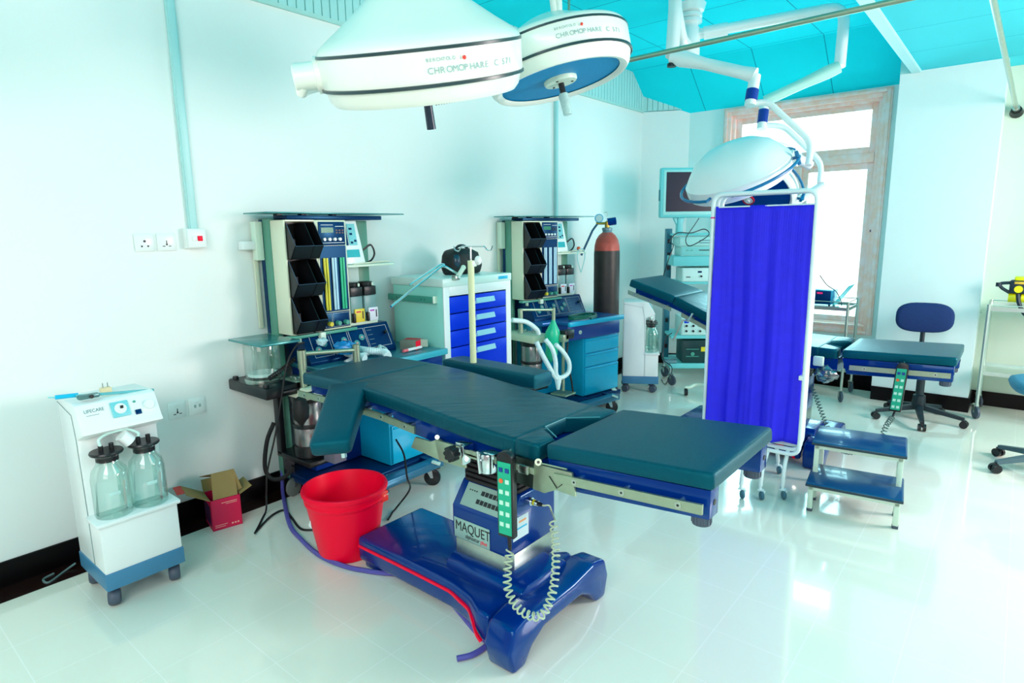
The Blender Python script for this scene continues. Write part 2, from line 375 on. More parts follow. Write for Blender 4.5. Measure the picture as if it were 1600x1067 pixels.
# ---- cable trunking and outlets on the left wall
TRUNK = mat('trunking_plastic', (176, 226, 224), .4, var=.02)
def trunk(y, z0, z1, label):
    t = thing('cable_trunking', label, 'trunking', (0, y, z0), group=None)
    obj('trunk_channel', MB().box((0, -.022, 0), (.02, .022, z1 - z0), .003), TRUNK, t)
    obj('trunk_cover', MB().box((.019, -.017, 0), (.025, .017, z1 - z0), .002), TRUNK, t)
trunk(1.41, 1.535, 2.725, 'pale plastic cable trunking running down the left wall to the red switch')
trunk(4.595, .9, 2.725, 'thin pale trunking down the left wall behind the second anaesthesia machine')
SOCK = mat('outlet_plastic', (236, 246, 242), .3, var=.01)
def outlet(y, z, kind, label):
    t = thing('wall_outlet', label, 'outlet', (0, y, z))
    obj('outlet_plate', MB().box((0, -.043, -.043), (.009, .043, .043), .003), SOCK, t)
    obj('outlet_face', MB().box((.008, -.035, -.035), (.0105, .035, .035), .001), SOCK, t)
    h = MB()
    if kind == 'round':
        for (a, b_, r_) in ((0, .006, .006), (-.014, -.018, .0045), (.014, -.018, .0045)): h.cyl((.0095, a, b_), (.0115, a, b_), r_, seg=10)
    elif kind == 'multi':
        h.box((.0095, -.002, -.008), (.0115, .002, .008)); h.box((.0095, -.02, -.022), (.0115, -.008, -.018)); h.box((.0095, .008, -.022), (.0115, .02, -.018)); h.cyl((.0095, 0, -.012), (.0115, 0, -.012), .005, seg=8)
    else:
        for a in (-.012, .012): h.box((.0095, a - .005, -.006), (.0115, a + .005, .01))
    obj('outlet_holes', h, BLACK if kind != 'tv' else mat('outlet_shadow', (150, 180, 176), .5), t)
    obj('outlet_rocker', MB().box((.009, -.012, .019), (.0125, .004, .027), .001), SOCK, t)
outlet(1.177, 1.470, 'round', 'white wall socket with three round holes, leftmost of the upper row')
outlet(1.277, 1.470, 'multi', 'white multi-pin wall socket between the round-hole socket and the red switch')
outlet(1.237, .615, 'multi', 'white multi-pin wall socket low on the wall beside the bottle suction unit')
outlet(1.338, .613, 'tv', 'white wall plate with two small ports, low on the wall, rightmost one')
t = thing('wall_switch', 'white surface switch box with a red rocker under the cable trunking', 'switch', (0, 1.41, 1.485))
obj('switch_box', MB().box((0, -.05, -.05), (.04, .05, .05), .004), SOCK, t)
obj('switch_plate', MB().box((.038, -.045, -.045), (.048, .045, .045), .003), SOCK, t)
obj('red_rocker', MB().box((.047, .002, -.013), (.053, .026, .013), .002), RED, t, label='red rocker')
obj('rocker', MB().box((.047, -.026, -.013), (.052, -.002, .013), .002), SOCK, t)

# ---- hanging drape rails under the ceiling
t = thing('drape_rail', 'long steel drape rail crossing the ceiling behind the surgical lights', 'rail', (2.1, 3.45, 2.5))
obj('rail_tube', MB().cyl((.6, 3.5, 2.5), (3.6, 3.40, 2.5), .014), SATIN, t, world=True)
obj('rail_hanger', MB().cyl((3.3, 3.41, 2.5), (3.3, 3.41, 2.73), .008), SATIN, t, world=True)
obj('rail_hanger', MB().cyl((.9, 3.49, 2.5), (.9, 3.49, 3.09), .008), SATIN, t, world=True)
t = thing('drape_rail', 'steel drape rail ending in a black foot on the right-hand wall', 'rail', (3.1, 6.0, 2.36))
obj('rail_tube', MB().cyl((3.04, 2.9, 2.56), (3.14, 6.30, 2.37), .015), STEEL, t, world=True)
obj('rail_collar', MB().cyl((3.137, 6.26, 2.375), (3.14, 6.31, 2.37), .024), STEEL, t, world=True)
obj('rail_foot', MB().cyl((3.14, 6.31, 2.365), (3.142, 6.36, 2.35), .034, .045), BLACK, t, world=True)
obj('rail_hanger', MB().cyl((3.05, 3.2, 2.545), (3.05, 3.2, 2.73), .008), STEEL, t, world=True)

# ------------------------------------------------------------------ operating table (used for the near one and, folded up, for the far one)
W_ = .52
def ring_pad(x, z, nx, nz, y0, y1, t, r):
    """rounded rectangle across the table: width y0..y1, thickness t below (x,z) along normal (nx,nz)"""
    pts = []
    for (yy, dd, a0) in ((y1 - r, -r, 0), (y0 + r, -r, 90)):
        for k in range(5):
            a = R(a0 + 22.5 * k); pts.append((yy + r * math.cos(a), dd + r * math.sin(a)))
    r2 = r * .4
    for (yy, dd, a0) in ((y0 + r2, -t + r2, 180), (y1 - r2, -t + r2, 270)):
        for k in range(3):
            a = R(a0 + 45 * k); pts.append((yy + r2 * math.cos(a), dd + r2 * math.sin(a)))
    return [V((x + nx * d, y, z + nz * d)) for y, d in pts]
def pad(m, st, t=.055, r=.014, wr=0):
    """st: list of (x, z, y0, y1) stations"""
    n = len(st); rings = []
    for i, (x, z, y0, y1) in enumerate(st):
        a, b = st[max(0, i - 1)], st[min(n - 1, i + 1)]; d = V((b[0] - a[0], b[1] - a[1])).normalized(); nx, nz = -d.y, d.x
        if nz < 0: nx, nz = -nx, -nz
        if i in (0, n - 1):
            s = -1 if i == 0 else 1
            for (inset, back) in ([(.010, 0), (.004, .003), (0, .010)] if i == 0 else [(0, .010), (.004, .003), (.010, 0)]):
                rings.append(ring_pad(x - s * back * d.x - nx * inset * .6, z - s * back * d.y - nz * inset * .6, nx, nz, y0 + inset, y1 - inset, t - inset * 1.2, r))
        else: rings.append(ring_pad(x, z, nx, nz, y0, y1, t, r))
    m.loft(rings); return m
def interp(pr, x):
    for a, b in zip(pr, pr[1:]):
        if x <= b[0]: f = (x - a[0]) / (b[0] - a[0]); return a[1] + (b[1] - a[1]) * f
    return pr[-1][1]
def stations(pr, x0, x1, n, y0=0, y1=W_, sm=.05):
    out = []
    for i in range(n + 1):
        x = x0 + (x1 - x0) * i / n
        z = sum(interp(pr, x + d) for d in (-sm, -sm / 2, 0, sm / 2, sm)) / 5
        out.append((x, z, y0, y1))
    return out
def frame_sweep(pr, x0, x1, n, y0, y1, d0, d1):
    rings = []
    st = stations(pr, x0, x1, n)
    for (x, z, _, _) in st: rings.append([V((x, y0, z - d0)), V((x, y1, z - d0)), V((x, y1, z - d1)), V((x, y0, z - d1))])
    m = MB(); m.loft(rings); return m
def make_table(label, loc, pr, hinge_x, near_arm=True, ztop=.80):
    """pr: profile (x, z) of the mattress top from head to foot; x=0 head end, y=0 near side"""
    T = thing('operating_table', label, 'operating table', loc)
    L = pr[-1][0]; leg0 = L - .575; seat1 = L - .60; h1 = .36
    # upholstered pads
    m = MB(); pad(m, stations(pr, .0, h1, 8, 0.0, W_, .02)); obj('head_pad', m, VINYL, T)
    m = MB(); pad(m, stations(pr, h1 + .002, seat1 - .10, 40), .06)
    xs = [seat1 - .112, seat1 - .08, seat1 - .04, seat1]
    for side in (0, 1):
        st = []
        for i, x in enumerate(xs):
            f = i / 3; z = interp(pr, x)
            st.append((x, z, 0, .17 - .07 * f) if side == 0 else (x, z, .30 + .09 * f, W_))
        pad(m, st, .06, .012)
    obj('back_and_seat_pad', m, VINYL2, T)
    m = MB(); pad(m, stations(pr, leg0, L, 12, 0, W_, .01), .05); obj('leg_pad', m, VINYL, T)
    # piping along the cut-out
    zz = interp(pr, seat1 - .05) + .001
    obj('seam_piping', MB().tube([(seat1, .10, zz), (seat1 - .1, .17, zz), (seat1 - .1, .30, zz), (seat1, .39, zz)], .0025, 6), mat('vinyl_piping', (60, 140, 150), .35), T)
    # blue frame
    m = frame_sweep(pr, .03, h1 + .28, 10, .03, W_ - .03, .062, .10); obj('head_frame', m, BLUE, T)
    m = frame_sweep(pr, h1 + .28, seat1, 16, .03, W_ - .03, .064, .145); obj('back_frame', m, BLUE, T)
    m = MB()
    for (a, b_) in ((.012, .075), (W_ - .075, W_ - .012)):
        z0, z1 = interp(pr, leg0), interp(pr, L)
        m.prism([(leg0, a, z0 - .052), (L - .01, a, z1 - .056), (L - .01, a, z1 - .145), (leg0 + .03, a, z0 - .15)], (0, b_ - a, 0), .004)
    m.prism([(leg0, .075, z0 - .052), (L - .02, .075, z1 - .056), (L - .02, .075, z1 - .066), (leg0, .075, z0 - .062)], (0, W_ - .15, 0))
    m.box((leg0, .075, z0 - .13), (leg0 + .06, W_ - .075, z0 - .06)); obj('leg_frame', m, BLUE, T)
    for y in (.043, W_ - .043):
        zb = interp(pr, L) - .145
        m = MB().cyl((L - .045, y, zb - .03), (L - .045, y, zb), .027, seg=20)
        for k in range(14):
            a = 2 * PI * k / 14; m.cbox((L - .045 + .027 * math.cos(a), y + .027 * math.sin(a), zb - .014), (.004, .004, .024))
        obj('foot_knob', m, GREY, T)
        obj('beam_hole', MB().cyl((L - .0105, y, zb + .045), (L - .008, y, zb + .045), .009, seg=12), BLACK, T)
    # side rails with standoffs and screws
    def rail(x0, x1, y, out, d=.085):
        m = MB(); n = 6; s = -1 if out < 0 else 1
        rings = []
        for i in range(n + 1):
            x = x0 + (x1 - x0) * i / n; z = interp(pr, x) - d
            ya, yb = y + s * .012, y + s * .021
            rings.append([V((x, ya, z)), V((x, yb, z)), V((x, yb, z - .03)), V((x, ya, z - .03))])
        m.loft(rings); ob = obj('side_rail', m, SATIN, T)
        h = MB()
        for f in (.16, .5, .86):
            x = x0 + (x1 - x0) * f; z = interp(pr, x) - d - .015
            h.cyl((x, y - s * .03, z), (x, y + s * .012, z), .011, seg=10); h.cyl((x, y + s * .021, z), (x, y + s * .023, z), .010, seg=14)
        islands('rail_standoff', h, STEEL, ob)
        h = MB()
        for f in (.16, .5, .86):
            x = x0 + (x1 - x0) * f; z = interp(pr, x) - d - .015; h.cyl((x, y + s * .023, z), (x, y + s * .0236, z), .004, seg=8)
        islands('rail_screw', h, BLACK, ob)
    for y, s in ((.0, -1), (W_, 1)):
        rail(-.01, h1 - .02, y, s); rail(h1 + .06, hinge_x - .12, y, s)
        rail(leg0 + .05, L - .02, y, s, .088)
        if s > 0: rail(hinge_x + .08, leg0 - .08, y, s, .10)
    # base: shell, crossbeam with feet, red stripe
    bx = L - 1.60; 
    def sh(z0, z1, off):
        return [(bx + off, -.05 + off, z0), (bx + .60, -.05 + off, z0), (bx + .72, -.075 + off, z0), (bx + .80, -.15 + off, z0), (bx + .96, -.15 + off, z0), (bx + .98, .15, z0), (bx + .96, .45 - off, z0), (bx + .82, .44 - off, z0), (bx + .74, .36 - off, z0), (bx + .6, .34 - off, z0), (bx + off, .34 - off, z0)]
    m = MB(); m.prism([(p[0], p[1], p[2]) for p in sh(.035, 0, 0)][:3] + [(bx + .80, -.12, .035), (bx + .86, -.12, .035), (bx + .86, .42, .035)] + [(p[0], p[1], .035) for p in sh(.035, 0, 0)[7:]], (0, 0, .115), .018, 3)
    m.prism([(bx + .88, y, z) for y, z in ((-.15, .0), (-.085, .0), (-.04, .055), (.03, .09), (.27, .09), (.34, .055), (.385, 0), (.45, 0), (.475, .09), (.45, .165), (.36, .185), (.22, .165), (.08, .165), (-.06, .185), (-.145, .165), (-.175, .09))], (.12, 0, 0), .016, 3)
    m.prism([(bx + .02, y, .0) for y in (-.03, .06)] + [(bx + .02, .06, .06), (bx + .02, -.03, .06)], (.10, 0, 0), .01)
    m.prism([(bx + .02, y, .0) for y in (.24, .32)] + [(bx + .02, .32, .06), (bx + .02, .24, .06)], (.10, 0, 0), .01)
    m.prism([(bx + .50, y, z) for y, z in ((.02, .13), (.32, .13), (.32, .18), (.29, .20), (.06, .20), (.02, .18))], (.40, 0, 0), .012)
    base = obj('table_base', m, BLUE, T)
    st = cr([(bx + .012, -.052, .108), (bx + .3, -.053, .113), (bx + .55, -.053, .113), (bx + .60, -.0545, .112), (bx + .66, -.068, .108), (bx + .72, -.0815, .102), (bx + .76, -.104, .090), (bx + .80, -.128, .068), (bx + .83, -.131, .045)], 5)
    rings = []
    for i, p in enumerate(st):
        d = (st[min(i + 1, len(st) - 1)] - st[max(i - 1, 0)]).normalized(); up = V((0, 0, 1)); up = (up - d * up.dot(d)).normalized(); nn = d.cross(up)
        rings.append([p + up * .006 + nn * .003, p - up * .006 + nn * .003, p - up * .006 - nn * .006, p + up * .006 - nn * .006])
    obj('red_stripe', MB().loft(rings), RED, base, label='red stripe')
    # column: steel skirt, blue housing, control panel, name plate, black bellows
    cx0, cx1, cy0, cy1 = bx + .50, bx + .795, .075, .37
    obj('steel_skirt', MB().prism([(cx0 + .01, cy0, .17), (cx0, cy0 + .03, .17), (cx0, cy1, .17), (cx1, cy1, .17), (cx1, cy0 + .03, .17), (cx1 - .02, cy0, .17)], (0, 0, .10), .004), STEEL, T)
    m = MB(); m.prism([(cx0 - .004, y, z) for y, z in ((cy0 - .006, .262), (cy0 - .006, .405), (cy0 + .066, .50), (cy1 + .004, .50), (cy1 + .004, .262))], (cx1 - cx0 + .008, 0, 0), .012, 3)
    colm = obj('column_housing', m, BLUE, T)
    m = MB()
    for k in range(5):
        zz = .50 + k * .022; m.prism([(cx0 + .004, cy0 + .07, zz), (cx0 + .03, cy0 + .045, zz), (cx1 - .03, cy0 + .045, zz), (cx1 - .004, cy0 + .07, zz), (cx1 - .004, cy1, zz), (cx0 + .004, cy1, zz)], (0, 0, .017), .006)
        m.box((cx0 + .035, cy0 + .085, zz), (cx1 - .03, cy1 - .01, zz + .023))
    obj('bellows_cover', m, RUBBER, T)
    obj('tilt_head', MB().box((cx0 + .02, cy0 + .05, .609), (cx1 + .02, cy1 + .0, interp(pr, hinge_x + .2) - .14), .01), BLUE, T)
    # control panel on the sloping face
    n_ = V((0, -.095, .072)).normalized(); up = V((0, .072, .095)).normalized(); o_ = V((cx0 + .04, cy0 - .006, .405)) + n_ * .001 + up * .012
    def sl(m, x0, x1, a0, a1, h0, h1_):
        m.prism([o_ + V((x0, 0, 0)) + up * a0 + n_ * h0, o_ + V((x1, 0, 0)) + up * a0 + n_ * h0, o_ + V((x1, 0, 0)) + up * a1 + n_ * h0, o_ + V((x0, 0, 0)) + up * a1 + n_ * h0], n_ * (h1_ - h0))
    m = MB(); sl(m, 0, .225, 0, .095, 0, .003); cpn = obj('control_panel', m, mat('silver_panel', (148, 180, 170), .35, .3, var=.03), colm)
    m = MB()
    for r_, n0, sx in ((.058, 6, .085), (.022, 7, .075)):
        for k in range(n0): sl(m, sx + k * .0205, sx + .016 + k * .0205, r_, r_ + .018, .003, .005)
    for k in range(4): sl(m, .02 + k * .012, .026 + k * .012, .065, .07, .003, .004)
    islands('panel_button', m, BLACK, cpn)
    # name plate
    py = cy0 - .0065
    npl = obj('name_plate', MB().box((cx0 + .012, py - .004, .272), (cx0 + .205, py, .358), .004), mat('plate_silver', (158, 196, 188), .35, .3), colm)
    text('plate_lettering', 'MAQUET', .058, (cx0 + .02, py - .0045, .308), (1, 0, 0), (0, 0, 1), BLACK, npl, sx=.80)
    text('plate_small_lettering', 'alphastar', .024, (cx0 + .075, py - .0045, .284), (1, 0, 0), (0, 0, 1), BLACK, npl, sx=.9)
    text('plate_red_lettering', 'plus', .024, (cx0 + .158, py - .0045, .284), (1, 0, 0), (0, 0, 1), RED, npl, sx=.9)
    # sticker, connector
    sx_ = cx1 + .0045
    stk = obj('sticker', MB().box((sx_, cy0 + .02, .325), (sx_ + .0015, cy0 + .115, .415)), mat('sticker_white', (206, 236, 240), .5), colm)
    obj('sticker_band', MB().box((sx_ + .0012, cy0 + .03, .365), (sx_ + .002, cy0 + .105, .372)), CYAN, stk)
    obj('sticker_title', MB().box((sx_ + .0012, cy0 + .055, .39), (sx_ + .002, cy0 + .10, .398)), mat('orange_ink', (240, 170, 110), .6), stk)
    # hinge plates and clamps on the near side (world heights follow the profile)
    return T, (cx0, cx1, cy0, cy1), base

TX, TY = .655, 1.57
prof1 = [(0, .838), (.36, .845), (.62, .838), (.79, .824), (.93, .812), (1.07, .801), (1.26, .790), (1.44, .786), (1.47, .797), (2.04, .835)]
T1, (c0, c1, d0, d1), base1 = make_table('blue-based operating table with dark green pads lying flat in the foreground', (TX, TY, 0), prof1, .95)
def pxpoly(y, pts): return [atY(y, *p) for p in pts]
yP = TY - .012
m = MB(); m.prism(pxpoly(yP, [(648, 683), (672, 690), (684, 686), (690, 690), (686, 719), (664, 709), (642, 699)]), (0, .012, 0), .002); obj('hinge_plate', m, SATIN, T1, world=True); m = MB()
m.prism(pxpoly(yP - .004, [(679, 687), (722, 699), (727, 732), (686, 720)]), (0, .012, 0), .002)
obj('hinge_plate', m, SATIN, T1, world=True)
m = MB(); m.prism(pxpoly(yP - .006, [(700, 699), (762, 717), (762, 724), (700, 706)]), (0, .01, 0), .001)
m.prism(pxpoly(yP - .006, [(720, 700), (834, 732), (834, 742), (820, 738), (720, 709)]), (0, .010, 0), .001); obj('rail_bar', m, SATIN, T1, world=True)
m = MB(); m.prism(pxpoly(yP, [(834, 724), (893, 739), (899, 777), (868, 766), (850, 771), (832, 764)]), (0, .012, 0), .003)
m.cyl(atY(yP - .014, 841, 722), atY(yP + .0, 841, 722), .012, seg=20); obj('pivot_disc', MB().cyl(atY(yP - .012, 683, 683), atY(yP + .0, 683, 683), .009, seg=16), STEEL, T1, world=True)
m.tube([atY(yP - .01, 846, 724), atY(yP - .01, 886, 733)], .003)
obj('hinge_plate', m, SATIN, T1, world=True)
obj('plate_notch', MB().tube([atY(yP - .002, 858, 744), atY(yP - .002, 870, 763), atY(yP - .002, 878, 757)], .0016, 5), BLACK, T1, world=True)
obj('pivot_pin', MB().cyl(atY(yP - .017, 841, 722), atY(yP - .014, 841, 722), .005, seg=12), BLACK, T1, world=True)
m = MB(); m.prism(pxpoly(yP + .002, [(802, 712), (838, 722), (834, 764), (800, 752)]), (0, .03, 0), .003); obj('joint_block', m, mat('dark_joint_metal', (38, 52, 48), .35, .6), T1, world=True)
# black knob clamp and silver socket clamp on the near rail
m = MB(); c = atY(1.535, 727, 710); m.cbox(c + V((.0, .012, 0)), (.012, .055, .075), .003); m.cbox(c + V((-.03, .02, .03)), (.05, .03, .01), .002)
m.cbox(c + V((-.02, .012, .0)), (.035, .02, .03), .002)
kc = obj('rail_clamp', m, CHROME, T1, world=True)
m = MB(); c = atY(1.52, 713, 706); 
prk = [(.001, 0), (.02, 0), (.026, .006), (.026, .028), (.02, .035), (.001, .035)]
m.lathe(prk, c + V((.0, -.006, 0)), (0, -1, 0), 20)
for k in range(8):
    a = 2 * PI * k / 8; m.cyl(c + V((.022 * math.cos(a), -.008, .022 * math.sin(a))), c + V((.022 * math.cos(a), -.038, .022 * math.sin(a))), .0085, seg=8)
obj('clamp_knob', m, BLACK, kc, world=True)
m = MB(); c = atY(1.535, 763, 722); m.lathe([(.001, -.035), (.028, -.035), (.03, -.03), (.03, .03), (.028, .035), (.009, .035), (.009, .02)], c, (0, 0, 1), 20)
m.cbox(c + V((.01, .01, .028)), (.05, .04, .02), .004)
sk = obj('socket_clamp', m, CHROME, T1, world=True)
m = MB(); h = atY(1.50, 748, 720); m.cyl(h + V((0, .02, 0)), h + V((0, -.0, 0)), .006); m.cyl(h + V((-.004, 0, .035)), h + V((.006, 0, -.045)), .006)
obj('tommy_bar', m, CHROME, sk, world=True)
m = MB(); m.cbox(atY(1.545, 818, 733), (.045, .012, .032), .004); obj('rail_stop', m, STEEL, T1, world=True)
# drooping arm board on the near side
A = V((.86, 1.585, .85)); dx = V((.73, .68, .06)).normalized(); dl = V((.60, -.70, -.40)).normalized(); nz_ = dx.cross(dl).normalized()
if nz_.z < 0: nz_ = -nz_
A = V(at(2, .845, 515, 600))
E_ = A + dl * .40
m = MB(); rings = []
Ls = [0, .004, .012, .1, .2, .3, .378, .388, .395]; ins = [.012, .005, 0, 0, 0, 0, 0, .004, .012]
for l_, i_ in zip(Ls, ins):
    w2 = .085 - .006 * l_ / .4; c = A + dx * .083 + dl * l_; ring_ = []
    r_ = .016
    for (sx, sz, a0) in ((1, 1, 0), (-1, 1, 90), (-1, -1, 180), (1, -1, 270)):
        for k in range(4):
            a = R(a0 + 30 * k); hw, hh = w2 - i_ - r_, .034 - i_ - r_ * .9
            ring_.append(c + dx * (sx * hw + r_ * math.cos(a)) + nz_ * (sz * max(hh, .002) + r_ * math.sin(a)) - nz_ * .03)
    rings.append(ring_)
m.loft(rings); ab = obj('arm_board', m, VINYL, T1, world=True)
m = MB(); m.cyl(A + dx * .083 + dl * .08 - nz_ * .065, A + dx * .083 + dl * .30 - nz_ * .065, .012); m.cyl(A + dx * .083 + dl * .08 - nz_ * .065, atY(1.56, 560, 640), .010)
m.cyl(A + dx * .12 + dl * .36 - nz_ * .06, A + dx * .12 + dl * .37 - nz_ * .095, .012)
obj('arm_board_bracket', m, CHROME, ab, world=True)
# arm pad along the far side
m = MB(); rings = []
P0, P1 = V((.95, 2.285, .80)), V((1.61, 2.25, .805)); dd = (P1 - P0).normalized(); sd = V((0, 0, 1)).cross(dd).normalized()
Ln = (P1 - P0).length
for l_, i_ in ((0, .022), (.012, .008), (.05, .0), (.3, 0), (Ln - .03, 0), (Ln - .006, .003), (Ln, .012)):
    c = P0 + dd * l_; ring_ = []; r_ = .016
    for (sx, sz, a0) in ((1, 1, 0), (-1, 1, 90), (-1, -1, 180), (1, -1, 270)):
        for k in range(4):
            a = R(a0 + 30 * k); ring_.append(c + sd * (sx * (.07 - i_ - r_) + r_ * math.cos(a)) + V((0, 0, 1)) * (sz * (.035 - i_ * .9 - r_ * .9) + r_ * math.sin(a)))
    rings.append(ring_)
m.loft(rings); ap = obj('arm_pad', m, VINYL, T1, world=True)
m = MB(); m.box((1.2, 2.08, .745), (1.24, 2.30, .757)); m.box((1.02, 2.24, .757), (1.5, 2.30, .767)); obj('arm_pad_bracket', m, STEEL, ap, world=True)
# plug on the column side
cc = atX(TX + c1 + .03, 838, 778)
bxp = V((TX + c1 + .004, cc.y - .02, .462))
m = MB(); m.cyl(bxp, bxp + V((.02, 0, .0)), .016, seg=14); m.cyl(bxp + V((.02, 0, 0)), bxp + V((.05, 0, 0)), .011, seg=14); obj('connector', m, CHROME, T1, world=True)
obj('connector_band', MB().cyl(bxp + V((.028, 0, 0)), bxp + V((.036, 0, 0)), .0118, seg=14), mat('yellow_band', (220, 220, 20), .4), T1, world=True)

# ---- wired hand control hooked on the near rail, spiral cord to the column
def hand_control(label, ptop, down, right, out, L=.29, Wd=.066):
    down, right, out = V(down).normalized(), V(right).normalized(), V(out).normalized(); p = V(ptop)
    t = thing('hand_control', label, 'remote control', p)
    def bx(x0, x1, a0, a1, h0, h1_, bev=0):
        m = MB(); m.prism([p + right * x0 + down * a0 + out * h0, p + right * x1 + down * a0 + out * h0, p + right * x1 + down * a1 + out * h0, p + right * x0 + down * a1 + out * h0], out * (h1_ - h0), bev); return m
    m = MB(); pts = [p + right * (Wd / 2 * math.cos(a)) - down * (Wd / 2 * math.sin(a) * .75) for a in [PI * k / 10 for k in range(11)]]
    pts += [p - right * Wd / 2 + down * L, p + right * Wd / 2 + down * L]
    m.prism([q - out * .006 for q in pts], out * .028, .006); body = obj('control_body', m, BLACK, t, world=True)
    kp = obj('keypad', bx(-Wd * .40, Wd * .40, .012, L - .012, .0215, .024), mat('green_keypad', (10, 176, 136), .4), body, world=True)
    ORG, DB, LB = mat('orange_button', (240, 100, 50), .4), mat('blue_button', (6, 60, 140), .4), mat('pale_button', (196, 240, 220), .4)
    for r_ in range(6):
        for c_ in (-1, 1):
            mt = DB if r_ == 0 else (ORG if r_ == 1 and c_ == -1 else LB); x = c_ * Wd * .19; a = .04 + r_ * .04
            if mt is ORG: m = MB().cyl(p + right * x + down * a + out * .0235, p + right * x + down * a + out * .0265, .0085, seg=12)
            else: m = bx(x - .0075, x + .0075, a - .0075, a + .0075, .0235, .0265)
            obj('button', m, mt, kp, world=True)
    obj('hook', MB().tube([p - down * .01 - out * .006, p - down * .02 - out * .02, p + down * .01 - out * .03], .004, 6), STEEL, body, world=True)
    return t, p + down * L
hp = atY(1.50, 793, 714)
hc, cend = hand_control('black wired hand control with green keypad hanging on the foreground table', hp, (-.02, .03, -1), (1, .1, 0), (.12, -1, 0))
CORD = mat('pale_cord', (186, 206, 176), .45, var=.03)
path = cr([cend + V((.0, 0, .0)), cend + V((.012, -.01, -.05))], 4)
obj('cord_strain_relief', MB().tube(path, [.007] * 4 + [.005], 8), BLACK, hc, world=True)
g0 = cend + V((.012, -.01, -.05))
P_ = [g0, at(1, 1.47, 793, 890), at(1, 1.45, 795, 925), at(1, 1.44, 815, 955), at(1, 1.45, 845, 962), at(1, 1.50, 862, 930), at(1, 1.56, 868, 890), at(1, 1.62, 868, 850), at(1, 1.66, 864, 815)]
cp = cr(P_, 6)
hx = helix(cp, .013, 30, 10)
m = MB().tube(hx, .0034, 6); obj('spiral_cord', m, CORD, hc, world=True)
plug = bxp + V((.05, 0, 0))
obj('cord_lead', MB().tube(cr([hx[-1], at(0, 1.98, 862, 800), at(0, 1.98, 858, 790), plug + V((.025, 0, -.0)), plug], 5), .0034, 6), CORD, hc, world=True)
obj('cord_plug', MB().cyl(plug, plug + V((.022, 0, 0)), .009, .006), BLACK, hc, world=True)

# ---- second table, back raised, behind the screen
prof2 = [(0, 1.13), (.36, 1.02), (.80, .83), (.98, .765), (1.20, .755), (1.44, .750), (1.47, .752), (2.04, .772)]
T2, _q, base2 = make_table('second operating table with its back raised, behind the blue curtain screen', (1.03, 4.13, 0), prof2, .95)
hp2 = atY(4.09, 1411, 572)
h2, ce2 = hand_control('wired hand control with pale keypad hanging on the far operating table', hp2, (-.06, -.02, -1), (1, 0, 0), (0, -1, 0), .27, .06)
obj('cord_strain_relief', MB().tube([ce2, ce2 + V((-.01, 0, -.04))], .006), BLACK, h2, world=True)
q = [ce2 + V((-.01, 0, -.04)), atY(4.0, 1385, 665), atY(3.95, 1372, 690), atY(3.95, 1340, 706), atY(4.0, 1310, 700), atY(4.05, 1290, 660), atY(4.1, 1275, 620), atY(4.12, 1266, 600)]
q = [V((p.x, p.y, max(p.z, .03))) for p in q]
obj('spiral_cord', MB().tube(helix(cr(q, 5), .013, 44, 9), .003, 6), mat('dark_cord', (70, 100, 96), .5), h2, world=True)
# head-side lock lever of the second table
m = MB(); m.tube([atY(4.1, 1082, 490), atY(4.06, 1075, 502), atY(4.0, 1067, 500), atY(3.98, 1052, 532)], .007); obj('lock_lever', m, STEEL, T2, world=True)

# ------------------------------------------------------------------ anaesthesia machines
def caster(name, parent, x, y, r=.045, z=None, wmat=GREY, fmat=CHROME, ang=0.6, world=False, brake=False, zb=None):
    """swivel caster: forked wheel part with its fork as sub-part"""
    top = 2 * r + .03 if zb is None else zb
    c = V((x, y, r)); ax = V((math.cos(ang), math.sin(ang), 0)); fw = V((-ax.y, ax.x, 0))
    m = MB(); m.lathe([(.002, -.012), (r * .8, -.012), (r, -.008), (r, .008), (r * .8, .012), (.002, .012)], c, ax, 18)
    wob = obj(name, m, wmat, parent, world=world)
    m = MB(); m.prism([c + ax * .014 + fw * -.008, c + ax * .014 + fw * .008, c + ax * .014 + fw * (r * .8) + V((0, 0, r * 1.25)), c + ax * .014 + fw * (-.0) + V((0, 0, r * 1.25))], ax * .003)
    m.prism([c - ax * .017 + fw * -.008, c - ax * .017 + fw * .008, c - ax * .017 + fw * (r * .8) + V((0, 0, r * 1.25)), c - ax * .017 + fw * (-.0) + V((0, 0, r * 1.25))], ax * .003)
    t = c + fw * r * .4 + V((0, 0, r * 1.25)); m.box((t.x - .016, t.y - .016, t.z - .003), (t.x + .016, t.y + .016, t.z + .004)); m.cyl(t, (t.x, t.y, top), .009)
    obj('caster_fork', m, fmat, wob, world=world)
    if brake:
        m = MB(); m.prism([c + fw * -.05 + V((0, 0, r + .03)) + ax * -.02, c + fw * -.05 + V((0, 0, r + .03)) + ax * .02, c + fw * -.0 + V((0, 0, r + .045)) + ax * .02, c + V((0, 0, r + .045)) + ax * -.02], (0, 0, .008), .002)
        obj('brake_pedal', m, IVORY, wob, world=world)
    return wob
LCD = mat('green_display', (30, 130, 100), .3)
FRAMEG = mat('machine_frame', (86, 150, 128), .4, var=.05)
TUBE_Y, TUBE_B, TUBE_G = mat('flow_tube_yellow', (226, 220, 70), .2), mat('flow_tube_blue', (190, 232, 250), .15), mat('flow_tube_green', (60, 200, 150), .2)
